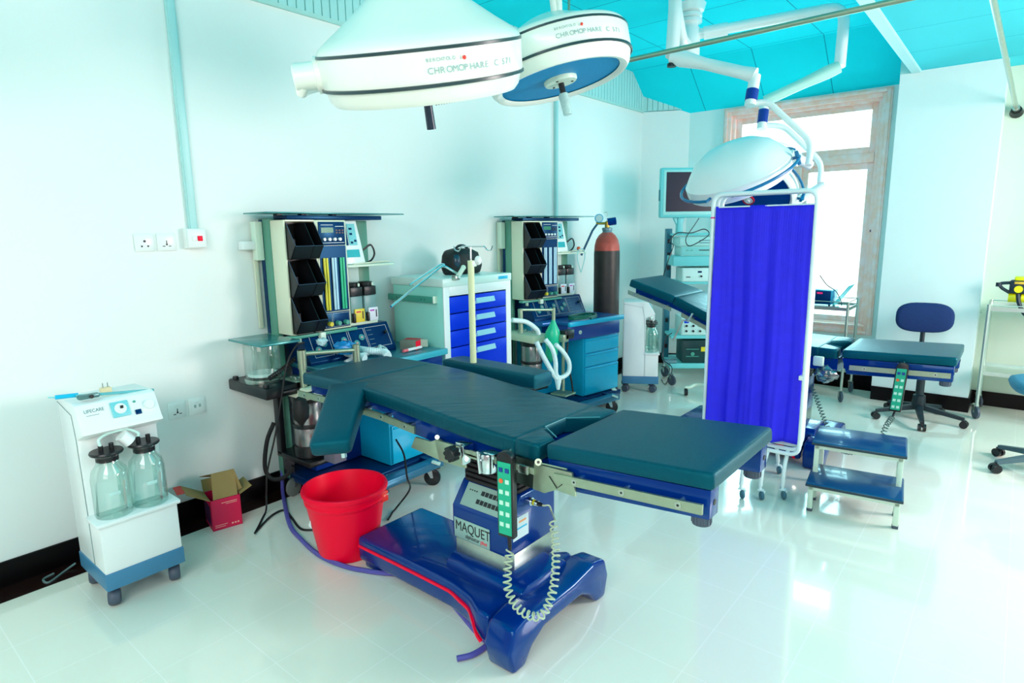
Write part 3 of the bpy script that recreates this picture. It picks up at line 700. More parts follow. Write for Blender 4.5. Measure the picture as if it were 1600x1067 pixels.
def machine(label, x, y, rz, second=False):
    t = thing('anaesthesia_machine', label, 'anaesthesia machine', (x, y, 0), rz)
    # columns at the back, groove, side rail
    obj('back_column', MB().box((-.25, -.005, .10), (-.135, .03, 1.585), .006), FRAMEG, t)
    obj('column_groove', MB().box((-.232, -.009, .95), (-.205, -.004, 1.58)), NAVY, t)
    obj('back_column', MB().box((-.25, .565, .10), (-.15, .655, 1.575), .006), FRAMEG, t)
    sr = obj('side_rail', MB().box((-.262, -.045, .98), (-.250, -.02, 1.57), .003), CREAM, t)
    m = MB(); m.box((-.25, -.05, 1.36), (-.20, -.008, 1.57), .004); obj('rail_bracket', m, IVORY, sr)
    if not second: obj('bracket_arm', MB().box((-.265, -.12, 1.42), (-.21, -.05, 1.465), .004), WHITE, sr)
    # top: dark bar and thin shelf plate
    obj('top_bar', MB().box((-.20, .06, 1.578), (-.06, .70, 1.602), .003), NAVY, t)
    obj('top_shelf', MB().box((-.24, -.09, 1.609), (.0, .83, 1.616), .002), mat('glass_shelf', (60, 140, 140), .2, .3), t)
    m = MB()
    for yy in (.05, .2, .4): m.box((-.18, yy, 1.600), (-.14, yy + .03, 1.610))
    islands('shelf_clip', m, BLACK, t)
    # cream bin cabinet with three black bins
    m = MB(); m.box((-.135, 0, .955), (0, .012, 1.575), .004); m.box((-.135, .185, .955), (0, .197, 1.575), .004); m.box((-.135, .012, .955), (-.12, .185, 1.575)); m.box((-.135, .012, 1.567), (0, .185, 1.575)); m.box((-.135, .012, .955), (0, .185, .965))
    obj('bin_cabinet', m, CREAM, t)
    for k in range(3):
        z1 = 1.562 - k * .202
        for (ya, yb) in ((.014, .018), (.125, .128), (.179, .183)):
            pass
        m = MB()
        prof = lambda yy: [(-.11, yy, z1), (.0, yy, z1), (.082, yy, z1 - .125), (.03, yy, z1 - .196), (-.11, yy, z1 - .196)]
        m.prism(prof(.013), (0, .003, 0)); m.prism(prof(.181), (0, .003, 0)); m.prism([(p[0], .125, p[2] - .004) for p in prof(0)], (0, .003, 0))
        m.prism([(.082, .013, z1 - .125), (.03, .013, z1 - .196), (.026, .013, z1 - .193), (.078, .013, z1 - .124)], (0, .171, 0))
        m.box((-.11, .013, z1 - .196), (.03, .184, z1 - .192)); m.box((-.112, .013, z1 - .196), (-.108, .184, z1))
        bn = obj('storage_bin', m, BLACK, t, smooth=0)
        obj('bin_rim', MB().tube([(0, .0145, z1), (.083, .0145, z1 - .125), (.083, .1825, z1 - .125), (0, .1825, z1)], .0018, 6), mat('bin_rim', (60, 84, 110), .35), bn)
        obj('bin_content', MB().box((-.1, .03, z1 - .19), (-.02, .075, z1 - .09)), mat('bin_insert', (34, 44, 56), .6), bn)
    # gauge tower
    m = MB(); m.box((-.12, .197, .955), (0, .39, 1.575), .005); gt = obj('gauge_tower', m, CREAM, t)
    vp = obj('ventilator_panel', MB().box((0, .207, 1.435), (.006, .378, 1.565), .003), NAVY, gt)
    obj('display', MB().box((.006, .222, 1.505), (.008, .30, 1.533)), LCD, vp)
    m = MB()
    for k in range(4): m.cyl((.006, .235 + k * .034, 1.468), (.02, .235 + k * .034, 1.468), .009, seg=12)
    ks = islands('white_knob', m, WHITE if not second else WHITE, vp)
    m = MB()
    for k in range(3):
        for j in range(2): m.box((.006, .315 + k * .02, 1.50 + j * .014), (.0085, .328 + k * .02, 1.508 + j * .014))
    islands('key', m, BLACK, vp)
    m = MB()
    for (a, b_, z) in ((.222, .30, 1.546), (.222, .37, 1.447), (.315, .37, 1.538)): m.box((.006, a, z), (.007, b_, z + .003))
    islands('panel_print', m, INKWHITE, vp)
    fp = obj('flow_panel', MB().box((0, .207, 1.06), (.004, .378, 1.432)), NAVY, gt)
    fcols = (TUBE_Y, TUBE_B, TUBE_G) if not second else (TUBE_B, TUBE_B, TUBE_B)
    for k, mt in enumerate(fcols):
        for j in (0, 1): obj('flow_tube', MB().cyl((.012, .226 + k * .054 + j * .018, 1.07), (.012, .226 + k * .054 + j * .018, 1.365), .0068, seg=10), mt, fp)
    kp = obj('flow_control_panel', MB().box((0, .207, .965), (.006, .378, 1.055), .003), NAVY, gt)
    for k, mt in enumerate((mat('yellow_knob', (230, 210, 60), .4), TEAL, TEAL)): obj('flow_knob', MB().lathe([(.001, .03), (.012, .03), (.014, .024), (.014, 0)], (.004, .235 + k * .054, .992), (1, 0, 0), 14), mt, kp)
    m = MB(); m.tube([(.007, .212, 1.048), (.007, .256, 1.048), (.007, .256, .972), (.007, .212, .972)], .0012, 4, closed=True)
    obj('white_outline', m, INKWHITE, kp); m = MB(); m.tube([(.007, .264, 1.048), (.007, .373, 1.048), (.007, .373, .972), (.007, .264, .972)], .0012, 4, closed=True); obj('white_outline', m, INKWHITE, kp)
    # right-hand bay: shelf with monitor, vaporisers
    obj('back_panel', MB().box((-.15, .39, .955), (-.14, .565, 1.575)), mat('bay_panel', (214, 242, 236), .5), t)
    obj('monitor_shelf', MB().box((-.14, .392, 1.302), (.0, .735, 1.317), .004), IVORY, t)
    m = MB(); m.prism([(-.02, .395, 1.318), (-.02, .535, 1.318), (-.07, .515, 1.572), (-.07, .395, 1.572)], (-.06, 0, 0), .006)
    mon = obj('patient_monitor', m, WHITE, t)
    def fr(m, y0, y1, z0, z1, h=.003):
        f = lambda z: -.02 - (z - 1.318) / .254 * .05
        m.prism([(f(z0) + .0005, y0, z0), (f(z0) + .0005, y1, z0), (f(z1) + .0005, y1, z1), (f(z1) + .0005, y0, z1)], (h, 0, 0)); return m
    obj('monitor_display', fr(MB(), .402, .432, 1.43, 1.55), NAVY, mon)
    obj('monitor_keypad', fr(MB(), .440, .495, 1.43, 1.555), mat('pale_cyan_keys', (120, 208, 214), .4), mon)
    m = MB()
    for (a, b_, z) in ((.45, .47, 1.52), (.45, .468, 1.49), (.475, .49, 1.45), (.45, .465, 1.44)): fr(m, a, b_, z, z + .012, .005)
    islands('monitor_key', m, NAVY, mon)
    obj('monitor_lower_display', fr(MB(), .405, .50, 1.36, 1.405), mat('cyan_lcd', (20, 176, 186), .3), mon)
    lead = cr([(.0, .52, 1.325), (.03, .60, 1.33), (.02, .68, 1.328), (-.02, .66, 1.325), (.01, .50, 1.324), (.012, .42, 1.322)], 6)
    obj('monitor_lead', MB().tube(lead, .004, 6), CREAM, mon)
    obj('monitor_lead', MB().tube(cr([(-.05, .54, 1.40), (-.02, .575, 1.43), (-.02, .60, 1.38), (-.03, .585, 1.34), (-.03, .55, 1.325)], 5), .006, 6), BLACK, mon)
    for k, mt in enumerate((mat('vaporiser_yellow', (238, 210, 60), .4), mat('vaporiser_white', (226, 232, 240), .4))):
        if second: mt = mat('vaporiser_white', (226, 232, 240), .4)
        y0 = .40 + k * .10
        m = MB(); m.box((-.10, y0, 1.03), (-.01, y0 + .085, 1.13), .004); vb = obj('vaporiser', m, mat('vaporiser_grey', (120, 160, 160), .35), t)
        obj('vaporiser_top', MB().box((-.105, y0 - .002, 1.13), (-.005, y0 + .087, 1.185), .006), BLACK, vb)
        obj('vaporiser_dial', MB().lathe([(.001, 0), (.044, 0), (.046, .004), (.046, .02), (.04, .026), (.001, .026)], (-.055, y0 + .043, 1.185), (0, 0, 1), 20), BLACK, vb)
        lb = obj('vaporiser_label', MB().box((-.01, y0 + .02, .975), (.002, y0 + .088, 1.055), .002), mt, vb)
        obj('label_print', MB().box((.002, y0 + .028, 1.033), (.003, y0 + .06, 1.042)), mat('red_print', (220, 60, 60), .5) if k == 0 else mat('magenta_print', (180, 60, 180), .5), lb)
        m = MB(); m.box((.002, y0 + .07, .995), (.003, y0 + .078, 1.04)); obj('label_gauge', m, BLACK, lb)
        obj('vaporiser_lever', MB().box((-.01, y0 + .002, .975), (.012, y0 + .018, 1.03), .004), BLACK, vb)
        obj('dial_lock', MB().box((-.004, y0 + .05, 1.188), (.006, y0 + .06, 1.207), .002), IVORY, vb)
    obj('vaporiser_bar', MB().box((-.12, .392, .955), (-.02, .60, .975), .003), IVORY, t)
    obj('under_rail', MB().box((-.03, -.02, .935), (.015, .42, .952), .003), TEAL, t)
    obj('rail_clip', MB().box((-.01, .16, .915), (.03, .195, .953), .004), IVORY, t)
    obj('rail_clip', MB().box((-.03, .05, .905), (-.005, .075, .935), .004), IVORY, t)
    # sloping console with framed gauges
    m = MB(); m.prism([(-.2, .06, .955), (-.01, .06, .955), (.07, .06, .80), (.07, .06, .78), (-.2, .06, .78)], (0, .60, 0), .004); con = obj('console', m, NAVY, t)
    f = lambda s: V((-.01 + .08 * s + .0005, 0, .955 - .155 * s + .0005))
    nrm = V((.155, 0, .08)).normalized()
    for k, (a, b_) in enumerate(((.10, .22), (.235, .345), (.358, .465), (.475, .635))):
        q = [f(.12) + V((0, a, 0)), f(.12) + V((0, b_, 0)), f(.86) + V((0, b_, 0)), f(.86) + V((0, a, 0))]
        obj('gauge_frame', MB().tube([p + nrm * .001 for p in q], .0016, 4, closed=True), INKWHITE, con)
        if k < 3:
            for j in (0, 1):
                c = f(.62 - .18 * j) + V((0, a + .032 + .045 * j, 0)); g_ = obj('pressure_gauge', MB().cyl(c, c + nrm * .006, .019, seg=18), mat('gauge_face', (70, 150, 150), .3), con)
                obj('gauge_centre', MB().cyl(c + nrm * .006, c + nrm * .008, .007, seg=10), mat('gauge_pink', (210, 160, 160), .4), g_)
        else:
            m = MB()
            for j in range(4): c0 = f(.22 + .17 * j) + V((0, a + .012, 0)); m.prism([c0, c0 + V((0, .035, 0)), c0 + V((0, .035, 0)) + nrm * .001 + V((0, 0, -.003)), c0 + nrm * .001 + V((0, 0, -.003))], nrm * .001)
            islands('console_print', m, INKGREY, con)
            c = f(.4) + V((0, b_ - .025, 0)); obj('console_switch', MB().cyl(c, c + nrm * .02, .009), BLACK, con)
    # worktop, drawer unit, kneehole panel, chassis
    m = MB(); m.prism([(-.2, .06, .755), (.16, .06, .755), (.16, .21, .755), (.31, .21, .755), (.31, .86, .755), (-.2, .86, .755)], (0, 0, .028), .005)
    obj('worktop', m, mat('worktop_teal', (46, 130, 150), .25, .3) if not second else mat('worktop_blue', (10, 100, 170), .25, .2), t)
    m = MB(); m.box((.298, .20, .75), (.322, .862, .788), .006); obj('worktop_edge', m, CYAN if second else mat('worktop_edge_teal', (50, 170, 190), .3), t)
    ap_ = obj('apron', MB().box((-.18, .22, .63), (.28, .85, .755), .004), BLUE if not second else mat('blue_apron', (4, 60, 150), .3), t)
    obj('apron_lock', MB().lathe([(.006, 0), (.016, 0), (.016, .006), (.006, .008)], (.28, .36, .69), (1, 0, 0), 16), IVORY, ap_)
    dr = obj('drawer_unit', MB().box((-.18, .42, .14), (.26, .85, .63), .004), CYAN, t)
    for z0, z1 in ((.505, .62), (.39, .495), (.15, .38)):
        d = obj('drawer', MB().box((.255, .43, z0), (.275, .845, z1), .003), CYAN, dr)
        obj('drawer_pull', MB().prism([(.275, .44, z1 - .004), (.284, .44, z1 - .012), (.275, .44, z1 - .022)], (0, .40, 0)), CYAN, d)
    obj('kneehole_panel', MB().box((-.2, .10, .14), (-.02, .42, .755), .003), mat('kneehole_blue', (4, 56, 150), .4) if not second else CYAN, t)
    m = MB(); m.box((-.25, .0, .085), (.30, .86, .135), .01); ch = obj('chassis', m, NAVY, t)
    obj('chassis_rail', MB().box((.36, -.01, .10), (.44, .68, .145), .006), mat('anodised_rail', (60, 120, 150), .3, .5), ch)
    m = MB(); m.box((.29, .0, .10), (.37, .03, .14)); m.box((.29, .62, .10), (.37, .65, .14)); islands('rail_bracket', m, NAVY, ch)
    caster('caster', t, .42, .60, .05, ang=2.2, wmat=BLACK, brake=True, zb=.11); caster('caster', t, -.11, .0, .055, ang=.3, zb=.11, wmat=mat('caster_tyre', (110, 120, 116), .5))
    caster('caster', t, -.2, .78, .05, ang=.4, zb=.1); caster('caster', t, .25, .80, .05, ang=1.2, zb=.1, wmat=BLACK, brake=True)
    # absorber: head block, canisters, legs
    hb = obj('absorber_head', MB().box((-.16, -.07, .635), (.20, .10, .70), .012), CREAM, t)
    m = MB()
    for (a, b_) in ((-.02, .02), (.12, .03)): m.lathe([(.001, .03), (.03, .03), (.036, .02), (.036, 0)], (a, b_, .70), (0, 0, 1), 16)
    islands('valve_dome', m, CLEAR, hb)
    for z0, z1 in ((.47, .60), (.35, .465)):
        obj('absorber_canister', MB().lathe([(.001, z0), (.080, z0), (.084, z0 + .01), (.084, z1 - .01), (.080, z1), (.001, z1)], (.06, .03, 0), (0, 0, 1), 24), mat('canister_steel', (150, 150, 150), .25, .8, var=.2), t)
    m = MB(); m.lathe([(.001, 0), (.088, 0), (.09, .01), (.088, .02), (.001, .02)], (.06, .03, .455), (0, 0, 1), 24); m.lathe([(.001, 0), (.088, 0), (.09, .05), (.088, .06), (.001, .06)], (.06, .03, .29), (0, 0, 1), 24); m.lathe([(.001, 0), (.088, 0), (.09, .02), (.088, .035), (.001, .035)], (.06, .03, .60), (0, 0, 1), 24)
    islands('canister_ring', m, BLACK, t)
    m = MB(); m.box((-.15, -.06, .27), (-.10, -.03, .635), .003); m.box((-.15, -.06, .255), (.18, .10, .285), .003); m.box((-.15, -.03, .135), (-.12, .02, .27)); obj('absorber_frame', m, BLACK, t)
    return t
M1 = machine('anaesthesia machine beside the red bucket, with yellow and green flow tubes', .27, 1.76, 0)
M2 = machine('anaesthesia machine beside the gas cylinder, with a green breathing bag', .27, 3.78, -R(10), True)

# ---- on and around the first machine
# bellows housing on its black base
m = MB(); m.box((.0, 1.515, .665), (.40, 1.70, .725), .01); m.box((.30, 1.60, .69), (.42, 1.80, .70)); bb = obj('ventilator_base', m, BLACK, M1, world=True)
obj('bellows_glass', MB().lathe([(.088, .725), (.092, .735), (.092, .93), (.09, .936), (.086, .94), (.001, .944)], (.215, 1.61, 0), (0, 0, 1), 28), CLEAR, bb, world=True)
obj('bellows_disc', MB().lathe([(.001, .775), (.076, .775), (.08, .77), (.08, .76), (.001, .76)], (.215, 1.61, 0), (0, 0, 1), 24), WHITE, bb, world=True)
obj('bellows_ring', MB().lathe([(.094, .725), (.096, .73), (.096, .745), (.09, .748), (.09, .725)], (.215, 1.61, 0), (0, 0, 1), 24), STEEL, bb, world=True)
obj('bellows_tray', MB().box((.08, 1.5, .945), (.42, 1.72, .957), .003), mat('glass_shelf', (60, 140, 140), .2, .3), bb, world=True)
m = MB()
for x, y in ((.04, 1.54), (.36, 1.54)): m.lathe([(.001, .74), (.014, .74), (.016, .73), (.016, .724)], (x, y, 0), (0, 0, 1), 12)
islands('base_knob', m, BLACK, bb, world=True)
m = MB()
for k in range(9): m.box((.285, 1.552, .80 + k * .014), (.30, 1.556, .802 + k * .014))
# post and arm
p0 = V((.42, 1.72, .70)); 
m = MB(); m.cyl(p0, p0 + V((0, 0, .20)), .019, seg=16); m.cyl(p0 + V((0, 0, .10)), p0 + V((0, 0, .2)), .023, seg=16); post = obj('arm_post', m, SATIN, M1, world=True)
m = MB(); m.cyl(p0 + V((0, 0, .18)), p0 + V((.06, .30, .16)), .012); m.cyl(p0 + V((.06, .30, .07)), p0 + V((.06, .30, .19)), .020); obj('bag_arm', m, SATIN, post, world=True)
# corrugated white breathing hoses lying over the console
CORR = mat('hose_white', (220, 244, 244), .35, var=.03)
def hose(parent, pts, r, material=CORR, name='breathing_hose', pitch=.012, world=True):
    P = cr(pts, 10); q = [P[0]]; L = 0
    tot = sum((P[i + 1] - P[i]).length for i in range(len(P) - 1)); n = max(6, int(tot / pitch * 2)); out = []; rr = []
    seg = [0]
    for i in range(1, len(P)): seg.append(seg[-1] + (P[i] - P[i - 1]).length)
    for k in range(n + 1):
        s = tot * k / n; i = 0
        while i < len(P) - 2 and seg[i + 1] < s: i += 1
        f = (s - seg[i]) / max(1e-9, seg[i + 1] - seg[i]); out.append(P[i].lerp(P[i + 1], f)); rr.append(r * (1.06 if k % 2 else .93))
    return obj(name, MB().tube(out, rr, 10), material, parent, world=world)
def desk(px, py, x=.40): return atX(x, px, py)
hose(M1, [atZ(.76, 505, 570), atZ(.80, 508, 556), atZ(.82, 520, 548), atZ(.82, 545, 552), atZ(.80, 570, 560)], .022)
hose(M1, [atZ(.77, 528, 566), atZ(.80, 536, 554), atZ(.82, 552, 546), atZ(.82, 575, 548), atZ(.81, 600, 550), atZ(.80, 606, 556)], .022)
hose(M1, [atZ(.78, 540, 566), atZ(.80, 560, 556), atZ(.81, 590, 548), atZ(.82, 594, 541)], .013)
obj('hose_loop', MB().tube(cr([atZ(.82, 590, 540), atZ(.82, 602, 543), atZ(.81, 606, 552), atZ(.80, 600, 556)], 6), .005), CORR, M1, world=True)
# crumpled blue and clear masks
def crumple(name, parent, c, r, material, sd, flat=.6):
    rnd = random.Random(sd); m = MB(); m.sph(c, r, 1.2, 1, flat, 10)
    for v in m.b.verts: v.co += V((rnd.uniform(-1, 1), rnd.uniform(-1, 1), rnd.uniform(-1, 1))) * r * .24
    return obj(name, m, material, parent, world=True, smooth=60)
c = atX(.42, 548, 544)
ms = tag(crumple('face_mask', None, atX(.40, 540, 543), .055, mat('mask_blue', (30, 150, 220), .2, coat=.4), 3), 'crumpled translucent blue face mask in front of the round gauges', 'face mask')
tag(crumple('plastic_wrapper', None, atX(.35, 503, 534), .030, mat('wrapper', (200, 236, 240), .25), 8), 'clear crumpled plastic wrapper over the left end of the gauge console', 'wrapper')
# red box and marker on the worktop
t = thing('medicine_box', 'small red and grey carton with open flaps on the worktop by the drawer cabinet', 'box', (.40, 2.50, .784), .35)
m = MB(); m.box((-.06, -.05, 0), (.05, .05, .058), .001); obj('carton', m, mat('carton_grey', (120, 130, 116), .6), t)
obj('carton_lid', MB().box((-.055, -.015, .0582), (.045, .045, .0592)), mat('carton_red', (214, 50, 56), .5), t)
obj('carton_front', MB().box((.0505, -.05, .002), (.0525, .01, .056)), RED, t)
obj('carton_flap', MB().prism([(.051, .015, .01), (.09, .03, .01), (.09, .03, .055), (.051, .015, .058)], (.001, .003, 0)), mat('carton_pale', (170, 196, 176), .6), t)
t = thing('marker_pen', 'white capped marker lying beside the small red carton', 'pen', atZ(.79, 648, 551))
m = MB(); m.cyl(atZ(.797, 632, 548), atZ(.797, 658, 542), .009); obj('pen_barrel', m, WHITE, t, world=True)
m = MB(); m.cyl(atZ(.797, 630, 548.5), atZ(.797, 637, 547), .0092); obj('pen_cap', m, mat('pink_cap', (240, 110, 120), .4), t, world=True)
# black rubber bag hanging at the head block, cables and hoses on the left of the machine
m = MB(); m.lathe([(.001, 0), (.03, -.02), (.045, -.07), (.04, -.12), (.015, -.15), (.006, -.17), (.001, -.18)], atY(1.66, 468, 618), (0, 0, 1), 16)
obj('rubber_bag', m, RUBBER, M1, world=True)
def cable(label, pts, r, material, name='power_cable', cat='cable', n=8, group=None):
    P = [V(p) for p in pts]
    P = [V((p.x, p.y, max(p.z, r))) for p in P]
    return tag(obj(name, MB().tube([V((q.x, q.y, max(q.z, r))) for q in cr(P, n)], r, 8), material), label, cat, group)
KC = RUBBER
cable('thin black cable draped from the machine arm down past the suction canisters', [atX(.42, 476, 535), atX(.40, 462, 541), atX(.40, 448, 570), atX(.42, 440, 620), atX(.42, 430, 680), atX(.40, 418, 735), atX(.36, 416, 770), atZ(.01, 415, 800), atZ(.01, 398, 833)], .005, KC)
cable('thick black hose looping beside the wall left of the first anaesthesia machine', [atX(.10, 428, 660), atX(.10, 417, 690), atX(.10, 414, 730), atX(.14, 425, 748), atX(.2, 445, 745), atX(.24, 458, 728)], .012, KC, 'black_hose', 'hose')
cable('lilac hose running from the first anaesthesia machine along the floor under the table', [atY(1.78, 441, 708), atY(1.76, 441, 740), atY(1.72, 443, 780), atZ(.012, 452, 818), atZ(.012, 470, 842), atZ(.012, 500, 868), atZ(.012, 540, 885), atZ(.012, 580, 893), (1.45, 1.62, .012), (1.85, 1.50, .012), atZ(.012, 762, 1005), atZ(.012, 740, 1022), atZ(.012, 714, 1029)], .011, mat('lilac_hose', (88, 84, 170), .4), 'floor_hose', 'hose', 6)
tag(obj('floor_cable', MB().tube([V((q.x, q.y, max(.005, q.z))) for q in cr([atY(1.98, 619, 687), atY(1.9, 631, 710), atY(1.8, 636, 745), atZ(.15, 640, 765), atZ(.01, 618, 795), atZ(.01, 606, 812)], 8)], .005), KC), 'thin black cable coming down behind the red bucket to the floor', 'cable')
cable('black cable lying on the floor to the left of the red bucket', [atZ(.006, 400, 830), atZ(.006, 424, 806), atZ(.006, 444, 797), atZ(.006, 455, 808), atZ(.006, 470, 826), atZ(.006, 492, 828)], .006, KC)
cable('grey cord looped on the floor behind the bottle suction unit', [atZ(.02, 118, 880), atZ(.006, 100, 893), atZ(.006, 76, 910), atZ(.006, 68, 905), atZ(.006, 84, 896)], .005, mat('grey_cord', (96, 120, 120), .5))
m = MB().tube(cr([atY(1.75, 424, 585), atY(1.75, 412, 600), atY(1.75, 410, 628), atY(1.75, 416, 630), atY(1.75, 424, 605)], 6), .003); obj('white_cord', m, CORD, M1, world=True)
m = MB().tube(helix(cr([atX(.36, 420, 592), atX(.36, 440, 578), atX(.38, 462, 560)], 6), .010, 16, 8), .004); obj('coiled_lead', m, KC, M1, world=True)
# grey box hanging below the arm board, with a small chrome fitting
m = MB(); m.box((.46, 1.78, .28), (.56, 1.86, .42), .006); obj('hanging_bottle', m, mat('grey_box', (110, 110, 124), .4), M1, world=True)

# ---- on and around the second machine
q0 = atX(.50, 815, 530)
m = MB(); m.cyl(atX(.50, 814, 520), atX(.50, 813, 483), .018, seg=14); pa = obj('arm_post', m, SATIN, M2, world=True)
m = MB(); m.cyl(atX(.50, 813, 484), atX(.60, 866, 484), .010); m.cyl(atX(.60, 865, 481), atX(.60, 865, 500), .014); obj('bag_arm', m, SATIN, pa, world=True)
bp0 = atX(.60, 865, 498)
obj('breathing_bag', MB().lathe([(.012, 0), (.016, -.02), (.03, -.05), (.055, -.10), (.062, -.14), (.058, -.19), (.045, -.23), (.05, -.27), (.035, -.31), (.008, -.335), (.004, -.35)], bp0, (.1, -.04, 1), 18), mat('breathing_bag_green', (10, 196, 150), .35), M2, world=True)
hose(M2, [atX(.52, 800, 500), atX(.54, 822, 503), atX(.56, 838, 514), atX(.56, 842, 522)], .017)
hose(M2, [atX(.62, 838, 534), atX(.66, 848, 555), atX(.70, 862, 580), atX(.72, 870, 592)], .018)
hose(M2, [atX(.66, 852, 530), atX(.70, 863, 545), atX(.72, 868, 565), atX(.72, 869, 585), atX(.72, 876, 590), atX(.72, 888, 582), atX(.72, 889, 566), atX(.70, 880, 550), atX(.68, 868, 538)], .017)
obj('y_piece', MB().lathe([(.02, 0), (.026, -.03), (.016, -.08), (.012, -.10)], atX(.72, 872, 588), (0, 0, 1), 12), CORR, M2, world=True)
m = MB(); c = atX(.66, 880, 534); m.cyl(c, (c.x, c.y, .28), .013, seg=12); m.cbox((c.x, c.y, .26), (.14, .14, .012)); m.cbox(c + V((0, 0, .03)), (.06, .07, .06), .008)
obj('suction_stand', m, SATIN, M2, world=True)
m = MB(); m.cbox(c + V((.0, .05, .05)), (.06, .12, .07), .006); obj('suction_regulator', m, BLACK, M2, world=True)
obj('suction_tube', MB().tube(cr([atX(.68, 887, 535), atX(.70, 886, 560), atX(.70, 892, 590), atX(.70, 896, 618)], 6), .007), KC, M2, world=True)
gc = V((.58, 4.17, .79)); pts = []
for k in range(26):
    a = 2 * PI * k / 12.5; pts.append(gc + V((.075 * math.cos(a), .17 * math.sin(a), .004 + k * .0011)))
tag(obj('green_hose', MB().tube(pts, .009, 8), mat('dark_green_hose', (10, 104, 86), .35)), 'dark green hose coiled on the worktop of the second anaesthesia machine', 'hose')
coil = []
cc_ = atX(.42, 908, 405)
tag(obj('coiled_tubing', MB().tube([cc_ + V((.012 * math.sin(k * .9), .05 * math.sin(k * .45), .10 * math.cos(k * .45) - .01)) for k in range(60)], .0035, 6), mat('pale_tubing', (150, 220, 220), .35)), 'bundle of thin pale tubing hanging from the shelf next to the gas cylinder', 'tubing')
t = thing('orange_valve', 'small orange rubber bulb on the shelf beside the tubing bundle', 'bulb', atX(.36, 904, 388))
obj('bulb', MB().sph(atX(.36, 904, 388), .016), mat('orange_rubber', (240, 100, 50), .4), t, world=True)
obj('bulb_tube', MB().tube([atX(.36, 904, 390), atX(.36, 897, 394), atX(.36, 892, 394)], .005), BLUE, t, world=True)

# ---- gas cylinder
GX, GY = .415, 4.81
t = thing('gas_cylinder', 'tall brown steel gas cylinder with worn red shoulder and blue regulator', 'gas cylinder', (GX, GY, 0))
CYL = mat('cylinder_brown', (54, 52, 50), .45, .2, var=.35, scale=14)
obj('cylinder_body', MB().lathe([(.001, 0), (.105, 0), (.115, .015), (.115, 1.29), (.113, 1.315)], (0, 0, 0), (0, 0, 1), 32), CYL, t)
SH = mat('worn_red_shoulder', (196, 84, 70), .45, var=.45, scale=14)
obj('shoulder', MB().lathe([(.113, 1.315), (.110, 1.36), (.098, 1.41), (.074, 1.45), (.044, 1.475)], (0, 0, 0), (0, 0, 1), 32), SH, t)
obj('neck', MB().lathe([(.044, 1.475), (.04, 1.49), (.046, 1.492), (.046, 1.515), (.02, 1.52), (.016, 1.55), (.001, 1.552)], (0, 0, 0), (0, 0, 1), 20), mat('neck_pale', (120, 150, 160), .4, .4), t)
vv = V((0, 0, 1.555)); rt = V((.77, .64, 0))
m = MB(); m.lathe([(.001, 1.515), (.022, 1.515), (.022, 1.565), (.012, 1.575), (.001, 1.575)], (0, 0, 0), (0, 0, 1), 14); m.cyl(vv - rt * .02, vv - rt * .10, .011); vb = obj('cylinder_valve', m, mat('brass', (190, 160, 70), .3, .9), t)
obj('blue_regulator', MB().cyl(vv + rt * .0 + V((0, 0, .01)), vv + rt * .075 + V((0, 0, .02)), .034, seg=20), BLUE, vb)
m = MB(); c = vv - rt * .075 + V((0, -.0, .045)); fw = V((.64, -.77, 0)); m.cyl(c - fw * .012, c + fw * .012, .038, seg=22); g = obj('gauge', m, CYAN, vb)
obj('gauge_glass', MB().cyl(c + fw * .012, c + fw * .014, .031, seg=22), mat('gauge_dial', (200, 230, 230), .3), g)
obj('gas_hose', MB().tube([vv - rt * .085, vv - rt * .13 + V((0, 0, -.06)), vv - rt * .23 + V((0, 0, -.28))], .010), mat('teal_hose', (10, 96, 130), .35), vb)
obj('shelf_wire', MB().tube([vv + V((.0, 0, .06)), vv + V((0, 0, .095)), vv - rt * .03 + V((0, 0, .095))], .003), STEEL, vb)

# ------------------------------------------------------------------ drawer cabinet, bag, bent rod, drip stand
CX0, CX1, CY0, CY1, CZ = .05, .525, 2.655, 3.31, 1.212
t = thing('drawer_cabinet', 'white metal cabinet with cobalt blue drawers between the two anaesthesia machines', 'cabinet', (CX1, CY0, 0))
m = MB(); m.box((-.475, 0, .12), (0, .03, 1.16), .004); m.box((-.475, .625, .12), (0, .655, 1.16), .004); m.box((-.475, .03, .12), (-.46, .625, 1.16)); m.box((-.475, .03, .12), (-.005, .625, .16)); m.box((-.475, .03, 1.10), (-.003, .625, 1.16))
cab = obj('cabinet_body', m, mat('cabinet_grey_green', (158, 236, 222), .35, var=.02), t)
m = MB(); m.box((-.0, 0, .12), (.008, .05, 1.16), .002); m.box((0, .605, .12), (.008, .655, 1.16), .002); m.box((0, .05, 1.10), (.008, .605, 1.16), .002); obj('front_frame', m, WHITE, t)
m = MB(); m.box((-.485, -.008, 1.16), (.012, .663, 1.212), .006); obj('cabinet_top', m, mat('cabinet_top_white', (214, 244, 236), .3, var=.02), t)
obj('maker_badge', MB().box((.012, .52, 1.175), (.0135, .62, 1.197), .0005), CYAN, t)
zs = [1.095, .985, .875, .765, .56, .36, .16]
for z1, z0 in zip(zs, zs[1:]):
    d = obj('drawer', MB().box((-.02, .052, z0 + .004), (.006, .603, z1 - .003), .003), COBALT, t)
    m = MB(); m.prism([(.006, .30, z1 - .028), (.026, .29, z1 - .060), (.006, .285, z1 - .066)], (0, .18, 0)); obj('drawer_handle', m, mat('handle_pale', (170, 226, 240), .3), d)
rl = obj('accessory_rail', MB().box((-.49, -.035, 1.06), (-.055, -.026, 1.10), .002), TEAL, t)
m = MB()
for x in (-.42, -.12): m.cyl((x, -.03, 1.08), (x, 0, 1.08), .009)
islands('rail_spacer', m, STEEL, rl); m = MB()
for x in (-.40, -.37, -.16, -.13): m.cyl((x, -.036, 1.08), (x, -.0345, 1.08), .004, seg=8)
islands('rail_screw', m, BLACK, rl)
